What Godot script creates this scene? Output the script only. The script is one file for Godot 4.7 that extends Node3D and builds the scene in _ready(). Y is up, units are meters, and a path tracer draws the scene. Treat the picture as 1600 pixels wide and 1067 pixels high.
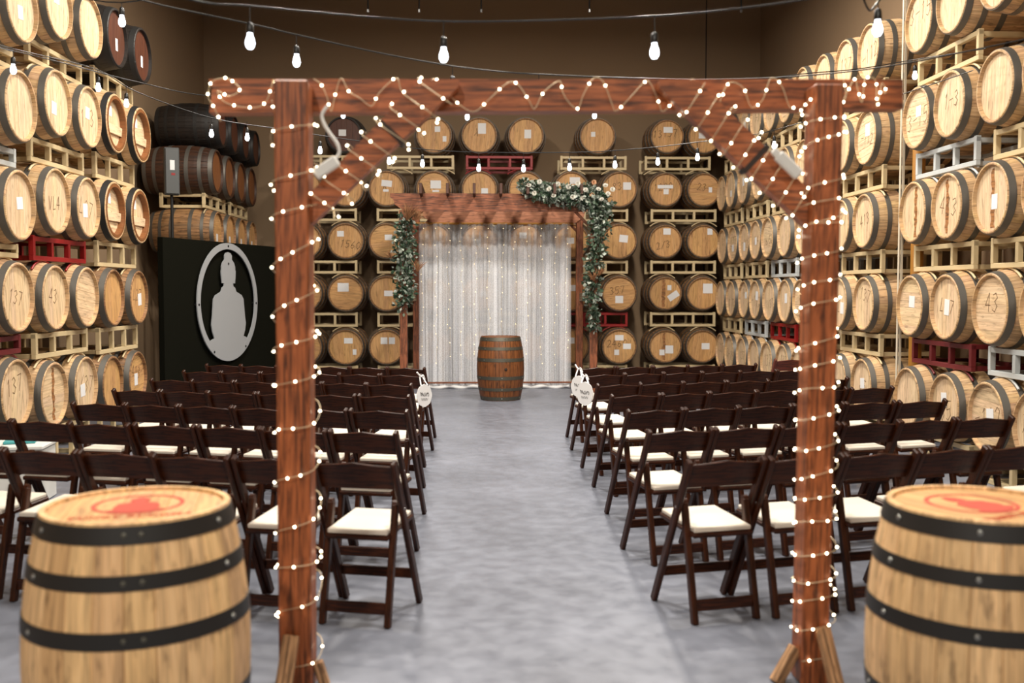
extends Node3D
# A wedding ceremony laid out in a barrel store. Metres, y up, the aisle runs along -z.

const F := 1556.0            # focal length in pixels of the 1600 x 1067 frame
const EYE := Vector3(0, 1.6, 0)
const BR := 0.345            # bilge radius of a barrel
const HR := 0.285            # radius at the chime
const BL := 0.92             # length of a barrel
const ORD := ["zeroth", "first", "second", "third", "fourth", "fifth", "sixth", "seventh", "eighth", "ninth", "tenth", "eleventh", "twelfth", "thirteenth", "fourteenth", "fifteenth"]

var look := Basis.from_euler(Vector3(deg_to_rad(-3.0), deg_to_rad(-2.03), 0))
var M := {}
var cache := {}
var used := {}
var rng := RandomNumberGenerator.new()


# ---------------------------------------------------------------- mesh builder
class Shape:
	var v := PackedVector3Array()
	var n := PackedVector3Array()
	var uv := PackedVector2Array()
	var col := PackedColorArray()
	var ix := PackedInt32Array()
	var tint := Color.WHITE

	func vert(p: Vector3, nn: Vector3, t: Vector2) -> int:
		v.append(p); n.append(nn); uv.append(t); col.append(tint)
		return v.size() - 1

	func face(a: int, b: int, c: int) -> void:   # counter-clockwise seen from outside
		ix.append(a); ix.append(c); ix.append(b)

	func poly(p: Array, outward: Vector3, t: Array = []) -> void:
		var nn: Vector3 = (p[1] - p[0]).cross(p[2] - p[0])
		if nn.length_squared() < 1e-16 and p.size() > 3:
			nn = (p[2] - p[0]).cross(p[3] - p[0])
		nn = nn.normalized()
		var flip := nn.dot(outward) < 0.0
		if flip:
			nn = -nn
		var k := []
		for i in p.size():
			k.append(vert(p[i], nn, t[i] if t.size() else Vector2.ZERO))
		for i in range(1, p.size() - 1):
			if flip:
				face(k[0], k[i + 1], k[i])
			else:
				face(k[0], k[i], k[i + 1])

	func mesh() -> ArrayMesh:
		var a := []
		a.resize(Mesh.ARRAY_MAX)
		a[Mesh.ARRAY_VERTEX] = v
		a[Mesh.ARRAY_NORMAL] = n
		a[Mesh.ARRAY_TEX_UV] = uv
		a[Mesh.ARRAY_COLOR] = col
		a[Mesh.ARRAY_INDEX] = ix
		var m := ArrayMesh.new()
		m.add_surface_from_arrays(Mesh.PRIMITIVE_TRIANGLES, a)
		return m


func cbox(s: Shape, xf: Transform3D, size: Vector3, c := 0.003) -> void:
	var h := size / 2.0
	c = minf(c, minf(h.x, minf(h.y, h.z)) * 0.45)
	var long := 0
	for i in 3:
		if size[i] > size[long]:
			long = i
	var put := func(q: Vector3) -> Vector3: return xf * q
	var tex := func(q: Vector3, axis: int) -> Vector2:
		var o := 0.37 * axis + h.x * 1.7 + h.y * 2.3
		if axis == long:
			return Vector2(q[(axis + 1) % 3] + o, q[(axis + 2) % 3])
		return Vector2(q[long], q[3 - axis - long] + o)
	for ax in 3:
		var u := (ax + 1) % 3
		var w := (ax + 2) % 3
		for sg in [-1.0, 1.0]:
			var pts := []
			var ts := []
			for k in [[-1, -1], [1, -1], [1, 1], [-1, 1]]:
				var q := Vector3()
				q[ax] = sg * h[ax]
				q[u] = k[0] * (h[u] - c)
				q[w] = k[1] * (h[w] - c)
				pts.append(put.call(q)); ts.append(tex.call(q, ax))
			var nn := Vector3()
			nn[ax] = sg
			s.poly(pts, xf.basis * nn, ts)
	for t in 3:
		var a := (t + 1) % 3
		var b := (t + 2) % 3
		for sa in [-1.0, 1.0]:
			for sb in [-1.0, 1.0]:
				var pts := []
				var ts := []
				for k in [[1, -1], [1, 1], [0, 1], [0, -1]]:
					var q := Vector3()
					q[t] = k[1] * (h[t] - c)
					q[a] = sa * (h[a] - (0.0 if k[0] else c))
					q[b] = sb * (h[b] - (c if k[0] else 0.0))
					pts.append(put.call(q)); ts.append(tex.call(q, a))
				var nn := Vector3()
				nn[a] = sa; nn[b] = sb
				s.poly(pts, xf.basis * nn, ts)
	for sx in [-1.0, 1.0]:
		for sy in [-1.0, 1.0]:
			for sz in [-1.0, 1.0]:
				var g := Vector3(sx, sy, sz)
				var pts := []
				for ax in 3:
					var q := Vector3(sx * (h.x - c), sy * (h.y - c), sz * (h.z - c))
					q[ax] = g[ax] * h[ax]
					pts.append(put.call(q))
				s.poly(pts, xf.basis * g)


func bar(s: Shape, a: Vector3, b: Vector3, w: float, d: float, side := Vector3.RIGHT, c := 0.003) -> void:
	# a square-edged bar from a to b; w is its size towards «side», d across
	var y := (b - a).normalized()
	var x := (side - y * side.dot(y)).normalized()
	var z := x.cross(y)
	cbox(s, Transform3D(Basis(x, y, z), (a + b) / 2.0), Vector3(w, a.distance_to(b), d), c)


func lathe(s: Shape, prof: Array, segs: int, xf := Transform3D(), bend := 0.75) -> void:
	# profile of (radius, height) from the bottom up the outside, turned about y
	var norms := []
	for i in prof.size() - 1:
		var d: Vector2 = prof[i + 1] - prof[i]
		norms.append(Vector2(d.y, -d.x).normalized())
	var run := 0.0
	for i in prof.size() - 1:
		var p0: Vector2 = prof[i]
		var p1: Vector2 = prof[i + 1]
		if p0.distance_to(p1) < 1e-6:
			continue
		var n0: Vector2 = norms[i]
		var n1: Vector2 = norms[i]
		if i > 0 and norms[i - 1].dot(norms[i]) > bend:
			n0 = (norms[i - 1] + norms[i]).normalized()
		if i < norms.size() - 1 and norms[i + 1].dot(norms[i]) > bend:
			n1 = (norms[i + 1] + norms[i]).normalized()
		var first := s.v.size()
		var nxt := run + p0.distance_to(p1)
		for k in segs + 1:
			var t := TAU * k / segs
			var sn := sin(t)
			var cs := cos(t)
			s.vert(xf * Vector3(p0.x * sn, p0.y, p0.x * cs), (xf.basis * Vector3(n0.x * sn, n0.y, n0.x * cs)).normalized(), Vector2(run, t * 0.3))
			s.vert(xf * Vector3(p1.x * sn, p1.y, p1.x * cs), (xf.basis * Vector3(n1.x * sn, n1.y, n1.x * cs)).normalized(), Vector2(nxt, t * 0.3))
		for k in segs:
			var a := first + 2 * k
			if p0.x > 1e-6:
				s.face(a, a + 2, a + 3)
			if p1.x > 1e-6:
				s.face(a, a + 3, a + 1)
		run = nxt


func tube(s: Shape, pts: Array, r: float, segs := 6, caps := true) -> void:
	var first := s.v.size()
	var up := Vector3.UP
	var count := pts.size()
	var ends := []
	var run := 0.0
	for i in count:
		var t: Vector3 = (pts[mini(i + 1, count - 1)] - pts[maxi(i - 1, 0)]).normalized()
		if absf(up.dot(t)) > 0.98:
			up = Vector3.RIGHT if absf(t.x) < 0.9 else Vector3.BACK
		var x := up.cross(t).normalized()
		var y := t.cross(x)
		up = y
		if i > 0:
			run += pts[i].distance_to(pts[i - 1])
		for k in segs + 1:
			var a := TAU * k / segs
			var nn := x * cos(a) + y * sin(a)
			s.vert(pts[i] + nn * r, nn, Vector2(run, a * r))
		ends.append([x, y, t])
	for i in count - 1:
		for k in segs:
			var a := first + i * (segs + 1) + k
			var b := a + segs + 1
			s.face(a, a + 1, b + 1)
			s.face(a, b + 1, b)
	if caps:
		for e in [0, count - 1]:
			var ring := []
			for k in segs:
				var a := TAU * k / segs
				ring.append(pts[e] + (ends[e][0] * cos(a) + ends[e][1] * sin(a)) * r)
			s.poly(ring, ends[e][2] * (-1.0 if e == 0 else 1.0))


func prism(s: Shape, outline: PackedVector2Array, xf: Transform3D, depth: float) -> void:
	# an outline in the xy plane, from z = 0 to z = depth
	var tris := Geometry2D.triangulate_polygon(outline)
	for i in range(0, tris.size(), 3):
		for z in [0.0, depth]:
			var p := []
			var ts := []
			for k in 3:
				var q := outline[tris[i + k]]
				p.append(xf * Vector3(q.x, q.y, z)); ts.append(q)
			s.poly(p, xf.basis * Vector3(0, 0, 1.0 if z > 0.0 else -1.0), ts)
	var turn := -1.0 if Geometry2D.is_polygon_clockwise(outline) else 1.0
	for i in outline.size():
		var a := outline[i]
		var b := outline[(i + 1) % outline.size()]
		var nn := Vector3(b.y - a.y, a.x - b.x, 0) * turn
		s.poly([xf * Vector3(a.x, a.y, 0), xf * Vector3(b.x, b.y, 0), xf * Vector3(b.x, b.y, depth), xf * Vector3(a.x, a.y, depth)], xf.basis * nn, [Vector2(a.x, a.y), Vector2(b.x, b.y), Vector2(b.x, b.y + depth), Vector2(a.x, a.y + depth)])


# ---------------------------------------------------------------- scene helpers
func at(px: float, py: float, depth: float) -> Vector3:
	# the point of the room at this distance along the aisle that is seen there in the photograph
	var d := look * Vector3((px - 800.0) / F, -(py - 533.5) / F, -1.0)
	return EYE + d * (depth / -d.z)


func numbered(called: String) -> String:
	used[called] = used.get(called, -1) + 1
	return called if used[called] == 0 else "%s_%03d" % [called, used[called]]


func tag(o: Node, label: String, category: String, group := "", kind := "") -> void:
	if label: o.set_meta("label", label)
	if category: o.set_meta("category", category)
	if group: o.set_meta("group", group)
	if kind: o.set_meta("kind", kind)


func thing(called: String, label: String, category: String, where := Vector3.ZERO, turn := 0.0, group := "") -> Node3D:
	var o := Node3D.new()
	o.name = numbered(called)
	o.position = where
	o.rotation.y = turn
	add_child(o)
	tag(o, label, category, group)
	return o


func part(parent: Node, called: String, mesh: Mesh, mat: Material, xf := Transform3D()) -> MeshInstance3D:
	var o := MeshInstance3D.new()
	o.name = called
	o.mesh = mesh
	o.material_override = mat
	o.transform = xf
	parent.add_child(o, true)
	return o


func struct(called: String, mesh: Mesh, mat: Material, where := Vector3.ZERO, label := "") -> MeshInstance3D:
	var o := part(self, called, mesh, mat, Transform3D(Basis(), where))
	tag(o, label, "", "", "structure")
	return o


func boxed(size: Vector3, c := 0.003) -> Mesh:
	var key := "box%s%s" % [size, c]
	if not cache.has(key):
		var s := Shape.new()
		cbox(s, Transform3D(), size, c)
		cache[key] = s.mesh()
	return cache[key]


func barred(a: Vector3, b: Vector3, w: float, d: float, side := Vector3.RIGHT, c := 0.003) -> Mesh:
	var s := Shape.new()
	bar(s, a, b, w, d, side, c)
	return s.mesh()


# ---------------------------------------------------------------- materials
func noise_image(w: int, h: int, freq: float, octaves: int, sd: int) -> Image:
	var n := FastNoiseLite.new()
	n.noise_type = FastNoiseLite.TYPE_SIMPLEX_SMOOTH
	n.frequency = freq
	n.fractal_octaves = octaves
	n.seed = sd
	return n.get_seamless_image(w, h)


func grain(sd: int, low: float, high: float, blotch: float) -> ImageTexture:
	# wood: fine streaks along u, broader bands, and soft blotches; a multiplier round 1
	var fine := noise_image(64, 512, 0.09, 3, sd)
	fine.resize(512, 512, Image.INTERPOLATE_CUBIC)
	var broad := noise_image(128, 512, 0.02, 3, sd + 7)
	broad.resize(512, 512, Image.INTERPOLATE_CUBIC)
	var spots := noise_image(512, 512, 0.012, 4, sd + 13)
	var im := Image.create(512, 512, false, Image.FORMAT_RGB8)
	for y in 512:
		for x in 512:
			var g := fine.get_pixel(x, y).r * 0.45 + broad.get_pixel(x, y).r * 0.55
			var k := lerpf(low, high, clampf((g - 0.25) * 2.0, 0.0, 1.0))
			var b := clampf((spots.get_pixel(x, y).r - 0.62) * 3.0, 0.0, 1.0) * blotch
			k *= 1.0 - b
			im.set_pixel(x, y, Color(k, k * (0.985 - 0.06 * b), k * (0.96 - 0.1 * b)))
	return ImageTexture.create_from_image(im)


func wood(color: Color, tex: Texture2D, rough: float, scale := Vector3(0.8, 3.2, 1), coat := 0.0) -> StandardMaterial3D:
	var m := StandardMaterial3D.new()
	m.albedo_color = color
	m.albedo_texture = tex
	m.roughness = rough
	m.uv1_scale = scale
	m.vertex_color_use_as_albedo = true
	if coat > 0.0:
		m.clearcoat_enabled = true
		m.clearcoat = coat
		m.clearcoat_roughness = 0.25
	return m


func plain(color: Color, rough := 0.6, metal := 0.0) -> StandardMaterial3D:
	var m := StandardMaterial3D.new()
	m.albedo_color = color
	m.roughness = rough
	m.metallic = metal
	return m


func glow(color: Color, energy: float) -> StandardMaterial3D:
	var m := plain(color, 0.4)
	m.emission_enabled = true
	m.emission = color
	m.emission_energy_multiplier = energy
	return m


func make_materials() -> void:
	var g1 := grain(11, 0.86, 1.05, 0.22)
	var g2 := grain(42, 0.70, 1.12, 0.42)
	var g3 := grain(77, 0.55, 1.2, 0.35)
	var g4 := grain(63, 0.80, 1.08, 0.35)
	M.pale = wood(Color(0.90, 0.80, 0.665), g1, 0.62)
	M.pale_body = wood(Color(0.82, 0.69, 0.53), g4, 0.6)
	M.honey = wood(Color(0.83, 0.655, 0.44), g1, 0.6)
	M.honey_body = wood(Color(0.62, 0.47, 0.32), g2, 0.62)
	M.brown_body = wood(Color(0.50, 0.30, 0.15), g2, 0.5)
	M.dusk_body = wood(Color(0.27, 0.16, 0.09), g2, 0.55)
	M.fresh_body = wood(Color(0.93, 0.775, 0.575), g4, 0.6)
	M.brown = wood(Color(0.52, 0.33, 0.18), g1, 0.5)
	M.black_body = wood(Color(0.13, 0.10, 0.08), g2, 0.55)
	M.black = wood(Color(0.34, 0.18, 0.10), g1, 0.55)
	M.stain = wood(Color(0.66, 0.46, 0.28), g2, 0.5)
	M.cedar = wood(Color(0.665, 0.375, 0.21), g3, 0.5, Vector3(0.9, 4.0, 1))
	M.cedar_pale = wood(Color(0.82, 0.64, 0.47), g3, 0.6, Vector3(0.9, 4.0, 1))
	M.redwood = wood(Color(0.58, 0.34, 0.22), g3, 0.55, Vector3(0.9, 3.0, 1))
	M.redwood_pale = wood(Color(0.74, 0.50, 0.38), g4, 0.6, Vector3(0.9, 3.0, 1))
	M.rafter = wood(Color(0.30, 0.17, 0.11), g4, 0.6)
	M.grey_wood = wood(Color(0.60, 0.53, 0.45), g3, 0.7)
	M.chair = wood(Color(0.255, 0.118, 0.045), g3, 0.42, Vector3(1.5, 5.0, 1), 0.06)
	M.chair.metallic_specular = 0.35
	M.chair_red = wood(Color(0.45, 0.18, 0.09), g3, 0.42, Vector3(1.5, 5.0, 1), 0.12)
	M.hoop = plain(Color(0.40, 0.385, 0.36), 0.5, 0.6)
	M.hoop_dark = plain(Color(0.19, 0.185, 0.18), 0.5, 0.5)
	M.hoop_grey = plain(Color(0.38, 0.37, 0.33), 0.5, 0.7)
	M.rivet = plain(Color(0.62, 0.62, 0.6), 0.3, 0.8)
	M.paper = plain(Color(0.88, 0.88, 0.88), 0.8)
	M.ink = plain(Color(0.16, 0.11, 0.08), 0.8)
	M.ink_soft = plain(Color(0.44, 0.33, 0.22), 0.8)
	M.red_paint = plain(Color(0.72, 0.29, 0.22), 0.8)
	M.orange_paint = plain(Color(0.70, 0.29, 0.17), 0.8)
	M.rack_cream = plain(Color(0.80, 0.72, 0.56), 0.5, 0.0)
	M.rack_red = plain(Color(0.55, 0.08, 0.08), 0.45)
	M.rack_maroon = plain(Color(0.42, 0.12, 0.13), 0.5)
	M.rack_grey = plain(Color(0.74, 0.76, 0.76), 0.5)
	M.cushion = plain(Color(0.83, 0.795, 0.74), 0.75)
	M.steel = plain(Color(0.7, 0.7, 0.7), 0.35, 0.9)
	M.sign = plain(Color(0.62, 0.63, 0.64), 0.5, 0.1)
	M.dark = plain(Color(0.05, 0.05, 0.05), 0.6)
	M.strap = plain(Color(0.17, 0.12, 0.09), 0.7)
	M.cable = plain(Color(0.06, 0.06, 0.06), 0.35)
	M.white_plastic = plain(Color(0.88, 0.88, 0.86), 0.4)
	M.copper = plain(Color(0.86, 0.78, 0.64), 0.35, 0.3)
	M.ribbon = plain(Color(0.92, 0.92, 0.92), 0.6)
	M.teal = plain(Color(0.25, 0.58, 0.60), 0.6)
	M.ochre = plain(Color(0.62, 0.42, 0.12), 0.6)
	M.channel = plain(Color(0.80, 0.76, 0.68), 0.5)
	M.panel_box = plain(Color(0.30, 0.31, 0.31), 0.5)
	M.bulb = glow(Color(0.93, 0.96, 1.0), 6.0)
	M.fairy = glow(Color(1.0, 0.93, 0.80), 14.0)
	M.fairy_small = glow(Color(1.0, 0.90, 0.70), 3.0)
	M.lamp_glow = glow(Color(1.0, 0.97, 0.93), 1.5)
	M.petal = plain(Color(0.84, 0.83, 0.79), 0.7)
	M.peach = plain(Color(0.78, 0.60, 0.46), 0.7)
	M.plume = plain(Color(0.60, 0.42, 0.28), 0.8)
	var leaf := StandardMaterial3D.new()
	leaf.vertex_color_use_as_albedo = true
	leaf.roughness = 0.45
	leaf.backlight_enabled = true
	leaf.backlight = Color(0.2, 0.3, 0.15)
	M.leaf = leaf
	# polished concrete
	var fl := StandardMaterial3D.new()
	var a := noise_image(1024, 1024, 0.004, 5, 3)
	var b := noise_image(1024, 1024, 0.03, 4, 9)
	var im := Image.create(1024, 1024, false, Image.FORMAT_RGB8)
	var ru := Image.create(1024, 1024, false, Image.FORMAT_R8)
	for y in 1024:
		for x in 1024:
			var p := a.get_pixel(x, y).r
			var q := b.get_pixel(x, y).r
			var k := 0.82 + (p - 0.5) * 0.17 + (q - 0.5) * 0.08
			im.set_pixel(x, y, Color(k, k, k * 1.015))
			ru.set_pixel(x, y, Color(0.78 + (q - 0.5) * 0.5, 0, 0))
	fl.albedo_texture = ImageTexture.create_from_image(im)
	fl.roughness_texture = ImageTexture.create_from_image(ru)
	fl.roughness_texture_channel = BaseMaterial3D.TEXTURE_CHANNEL_RED
	fl.roughness = 0.5
	fl.albedo_color = Color(0.555, 0.575, 0.62)
	fl.uv1_triplanar = true
	fl.uv1_world_triplanar = true
	fl.uv1_scale = Vector3(0.19, 0.19, 0.19)
	M.floor = fl
	M.wall = plain(Color(0.56, 0.465, 0.36), 0.9)
	M.ceiling = plain(Color(0.22, 0.21, 0.20), 0.9)
	M.black_wall = plain(Color(0.085, 0.085, 0.065), 1.0)
	M.black_wall.metallic_specular = 0.08
	# lace: threads and small flowers left open between
	var lace := Image.create(512, 512, false, Image.FORMAT_RGBA8)
	var f1 := noise_image(512, 512, 0.045, 3, 21)
	var f2 := noise_image(512, 64, 0.12, 2, 31)
	f2.resize(512, 512, Image.INTERPOLATE_CUBIC)
	for y in 512:
		for x in 512:
			var o := 0.74 + 0.26 * clampf((f1.get_pixel(x, y).r - 0.40) * 4.0, 0.0, 1.0)
			o = clampf(o * (0.75 + 0.5 * f2.get_pixel(x, y).r), 0.0, 1.0)
			lace.set_pixel(x, y, Color(1, 1, 1, o))
	var lm := StandardMaterial3D.new()
	lm.albedo_color = Color(0.97, 0.98, 1.0)
	lm.albedo_texture = ImageTexture.create_from_image(lace)
	lm.transparency = BaseMaterial3D.TRANSPARENCY_ALPHA
	lm.vertex_color_use_as_albedo = true
	lm.roughness = 0.9
	lm.uv1_scale = Vector3(3, 3, 1)
	lm.backlight_enabled = true
	lm.backlight = Color(0.6, 0.6, 0.6)
	M.lace = lm


# ---------------------------------------------------------------- barrels
func barrel_r(t: float) -> float:      # radius at a share of the length
	var k := 2.0 * t - 1.0
	return HR + (BR - HR) * (1.0 - k * k)


func barrel_body(sd: int, low: float) -> Mesh:
	# the staves round an axis along +z, front chime at z = 0, open as far as the recessed head
	var key := "body%d%s" % [sd, low]
	if cache.has(key):
		return cache[key]
	var r := RandomNumberGenerator.new()
	r.seed = sd
	var s := Shape.new()
	var prof := [Vector2(0.0, -BL + 0.03), Vector2(HR - 0.022, -BL + 0.03), Vector2(HR - 0.018, -BL), Vector2(HR, -BL)]
	for i in range(1, 8):
		prof.append(Vector2(barrel_r(i / 8.0), -BL + BL * i / 8.0))
	prof.append_array([Vector2(HR, -0.006), Vector2(HR - 0.006, 0.0), Vector2(HR - 0.018, 0.0), Vector2(HR - 0.024, -0.032)])
	var staves := 25
	var a0 := 0.0
	for k in staves:
		var a1 := a0 + TAU / staves
		var tone := r.randf_range(low, 1.12)
		s.tint = Color(tone, tone * r.randf_range(0.93, 1.0), tone * r.randf_range(0.86, 1.0))
		var off := r.randf() * 3.0
		var cuts := [a0, a0 + 0.012, (a0 + a1) / 2.0, a1 - 0.012, a1]
		for j in cuts.size() - 1:
			for i in prof.size() - 1:
				var pts := []
				var ns := []
				for c in [[j, i], [j + 1, i], [j + 1, i + 1], [j, i + 1]]:
					var q: Vector2 = prof[c[1]]
					var rad := q.x - (0.003 if (c[0] == 0 or c[0] == 4) and c[1] > 2 and c[1] < 13 else 0.0)
					var t: float = cuts[c[0]]
					pts.append(Vector3(rad * sin(t), rad * cos(t), q.y))
					ns.append(Vector2(q.y + off, (t - a0) * 0.3 + off))
				var mid := (a0 + a1) / 2.0
				var d: Vector2 = prof[i + 1] - prof[i]
				s.poly(pts, Vector3(d.y * sin(mid), d.y * cos(mid), -d.x), ns)
		a0 = a1
	cache[key] = s.mesh()
	return cache[key]


func stave_mesh(k: int, count: int, r: RandomNumberGenerator) -> Mesh:
	# one stave of an upright barrel, about the y axis, foot at y = 0
	var s := Shape.new()
	var w := TAU / count
	var tone := r.randf_range(0.78, 1.1)
	s.tint = Color(tone, tone * r.randf_range(0.94, 1.0), tone * r.randf_range(0.86, 1.0))
	var off := r.randf() * 3.0
	var prof := []
	for i in 13:
		prof.append(Vector2(barrel_r(i / 12.0), BL * i / 12.0))
	prof.append_array([Vector2(HR - 0.018, BL), Vector2(HR - 0.024, BL - 0.03)])
	var a0 := w * k
	var cuts := [a0 + 0.001, a0 + 0.008, a0 + w * 0.35, a0 + w * 0.65, a0 + w - 0.008, a0 + w - 0.001]
	for j in 5:
		for i in prof.size() - 1:
			var pts := []
			var ts := []
			for c in [[j, i], [j + 1, i], [j + 1, i + 1], [j, i + 1]]:
				var q: Vector2 = prof[c[1]]
				var rad := q.x - (0.0035 if c[0] == 0 or c[0] == 5 else 0.0)
				var t: float = cuts[c[0]]
				pts.append(Vector3(rad * sin(t), q.y, rad * cos(t)))
				ts.append(Vector2(q.y + off, (t - a0) * 0.3 + off))
			var d: Vector2 = prof[i + 1] - prof[i]
			var m := a0 + w / 2.0
			s.poly(pts, Vector3(d.y * sin(m), -d.x, d.y * cos(m)), ts)
	return s.mesh()


func head_mesh(sd: int, spread: float) -> Mesh:
	# boards of a barrel head in the xy plane, facing +z
	var key := "head%d%s" % [sd, spread]
	if cache.has(key):
		return cache[key]
	var r := RandomNumberGenerator.new()
	r.seed = sd * 31 + 5
	var s := Shape.new()
	var rad := HR - 0.0215
	var x0 := -rad
	while x0 < rad - 0.001:
		var x1 := x0 + r.randf_range(0.062, 0.095)
		if x1 > rad - 0.04:
			x1 = rad
		var tone := r.randf_range(1.0 - spread, 1.05)
		s.tint = Color(tone, tone * r.randf_range(0.95, 1.0), tone * r.randf_range(0.9, 1.0))
		var off := r.randf() * 4.0
		var xs := [x0, minf(x0 + 0.0016, x1)]
		for i in range(1, 6):
			xs.append(lerpf(x0, x1, i / 6.0))
		xs.append(x1 - 0.0016); xs.append(x1)
		for i in xs.size() - 1:
			var za := -0.003 if i == 0 else 0.0
			var zb := -0.003 if i == xs.size() - 2 else 0.0
			var ya := sqrt(maxf(0.0, rad * rad - xs[i] * xs[i]))
			var yb := sqrt(maxf(0.0, rad * rad - xs[i + 1] * xs[i + 1]))
			s.poly([Vector3(xs[i], -ya, za), Vector3(xs[i + 1], -yb, zb), Vector3(xs[i + 1], yb, zb), Vector3(xs[i], ya, za)], Vector3.BACK,
				[Vector2(-ya + off, xs[i] + off), Vector2(-yb + off, xs[i + 1] + off), Vector2(yb + off, xs[i + 1] + off), Vector2(ya + off, xs[i] + off)])
		x0 = x1
	cache[key] = s.mesh()
	return cache[key]


func hoop_mesh(d0: float, d1: float) -> Mesh:
	# a steel band between two distances from the end at y = BL, about the y axis
	var key := "hoop%s%s" % [d0, d1]
	if not cache.has(key):
		var s := Shape.new()
		var h0 := BL - d1
		var h1 := BL - d0
		var r0 := barrel_r(h0 / BL)
		var r1 := barrel_r(h1 / BL)
		lathe(s, [Vector2(r0 - 0.002, h0), Vector2(r0 + 0.0035, h0), Vector2(r1 + 0.0035, h1), Vector2(r1 - 0.002, h1)], 40)
		cache[key] = s.mesh()
	return cache[key]


const HOOPS := [[0.008, 0.06], [0.145, 0.19], [0.305, 0.355]]
const GLYPH := {
	"0": [[0.5, 1.0, 0.1, 0.7, 0.1, 0.3, 0.5, 0.0, 0.85, 0.3, 0.85, 0.75, 0.5, 1.0]], "1": [[0.3, 0.8, 0.55, 1.0, 0.5, 0.0]],
	"2": [[0.1, 0.8, 0.4, 1.0, 0.8, 0.8, 0.6, 0.4, 0.1, 0.0, 0.9, 0.05]], "3": [[0.1, 0.9, 0.5, 1.0, 0.8, 0.75, 0.4, 0.55, 0.85, 0.3, 0.5, 0.0, 0.1, 0.1]],
	"4": [[0.65, 0.0, 0.6, 1.0, 0.05, 0.35, 0.9, 0.35]], "5": [[0.85, 1.0, 0.2, 1.0, 0.15, 0.55, 0.7, 0.6, 0.85, 0.25, 0.45, 0.0, 0.1, 0.1]],
	"6": [[0.7, 1.0, 0.2, 0.5, 0.15, 0.15, 0.5, 0.0, 0.85, 0.25, 0.6, 0.5, 0.2, 0.35]], "7": [[0.1, 1.0, 0.9, 1.0, 0.4, 0.0]],
	"8": [[0.5, 0.55, 0.15, 0.8, 0.5, 1.0, 0.85, 0.8, 0.15, 0.25, 0.5, 0.0, 0.85, 0.25, 0.5, 0.55]], "9": [[0.8, 0.7, 0.4, 0.5, 0.15, 0.75, 0.5, 1.0, 0.8, 0.8, 0.7, 0.0]],
	"X": [[0.1, 1.0, 0.9, 0.0], [0.9, 1.0, 0.1, 0.0]], "L": [[0.2, 1.0, 0.15, 0.0, 0.8, 0.05]], "V": [[0.1, 1.0, 0.45, 0.0, 0.9, 1.0]], "T": [[0.05, 0.95, 0.95, 1.0], [0.5, 1.0, 0.45, 0.0]],
	"/": [[0.1, 0.0, 0.9, 1.0]], "-": [[0.1, 0.5, 0.9, 0.55]], "R": [[0.2, 0.0, 0.2, 1.0, 0.75, 0.85, 0.7, 0.55, 0.2, 0.5, 0.85, 0.0]],
	"B": [[0.2, 0.0, 0.2, 1.0, 0.7, 0.85, 0.25, 0.55, 0.85, 0.3, 0.2, 0.0]], "C": [[0.85, 0.85, 0.5, 1.0, 0.15, 0.5, 0.45, 0.0, 0.85, 0.15]],
}


func scrawl(text: String, size: float, w: float) -> Mesh:
	# hand lettering as flat strokes, centred, in the xy plane
	var key := "ink%s%s%s" % [text, size, w]
	if cache.has(key):
		return cache[key]
	var s := Shape.new()
	var adv := size * 0.72
	var x := -adv * text.length() / 2.0
	for ch in text:
		for st in GLYPH.get(ch, []):
			var p := PackedVector2Array()
			for i in range(0, st.size(), 2):
				p.append(Vector2(x + st[i] * size * 0.6 + (st[i + 1] - 0.5) * size * 0.12, (st[i + 1] - 0.5) * size))
			for i in p.size() - 1:
				var d := (p[i + 1] - p[i]).normalized()
				var o := Vector2(-d.y, d.x) * w / 2.0
				var e := d * w * 0.4
				var q := [p[i] + o - e, p[i] - o - e, p[i + 1] - o + e, p[i + 1] + o + e]
				var pts := []
				for c in q:
					pts.append(Vector3(c.x, c.y, 0.0))
				s.poly(pts, Vector3.BACK)
		x += adv
	cache[key] = s.mesh()
	return cache[key]


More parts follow.
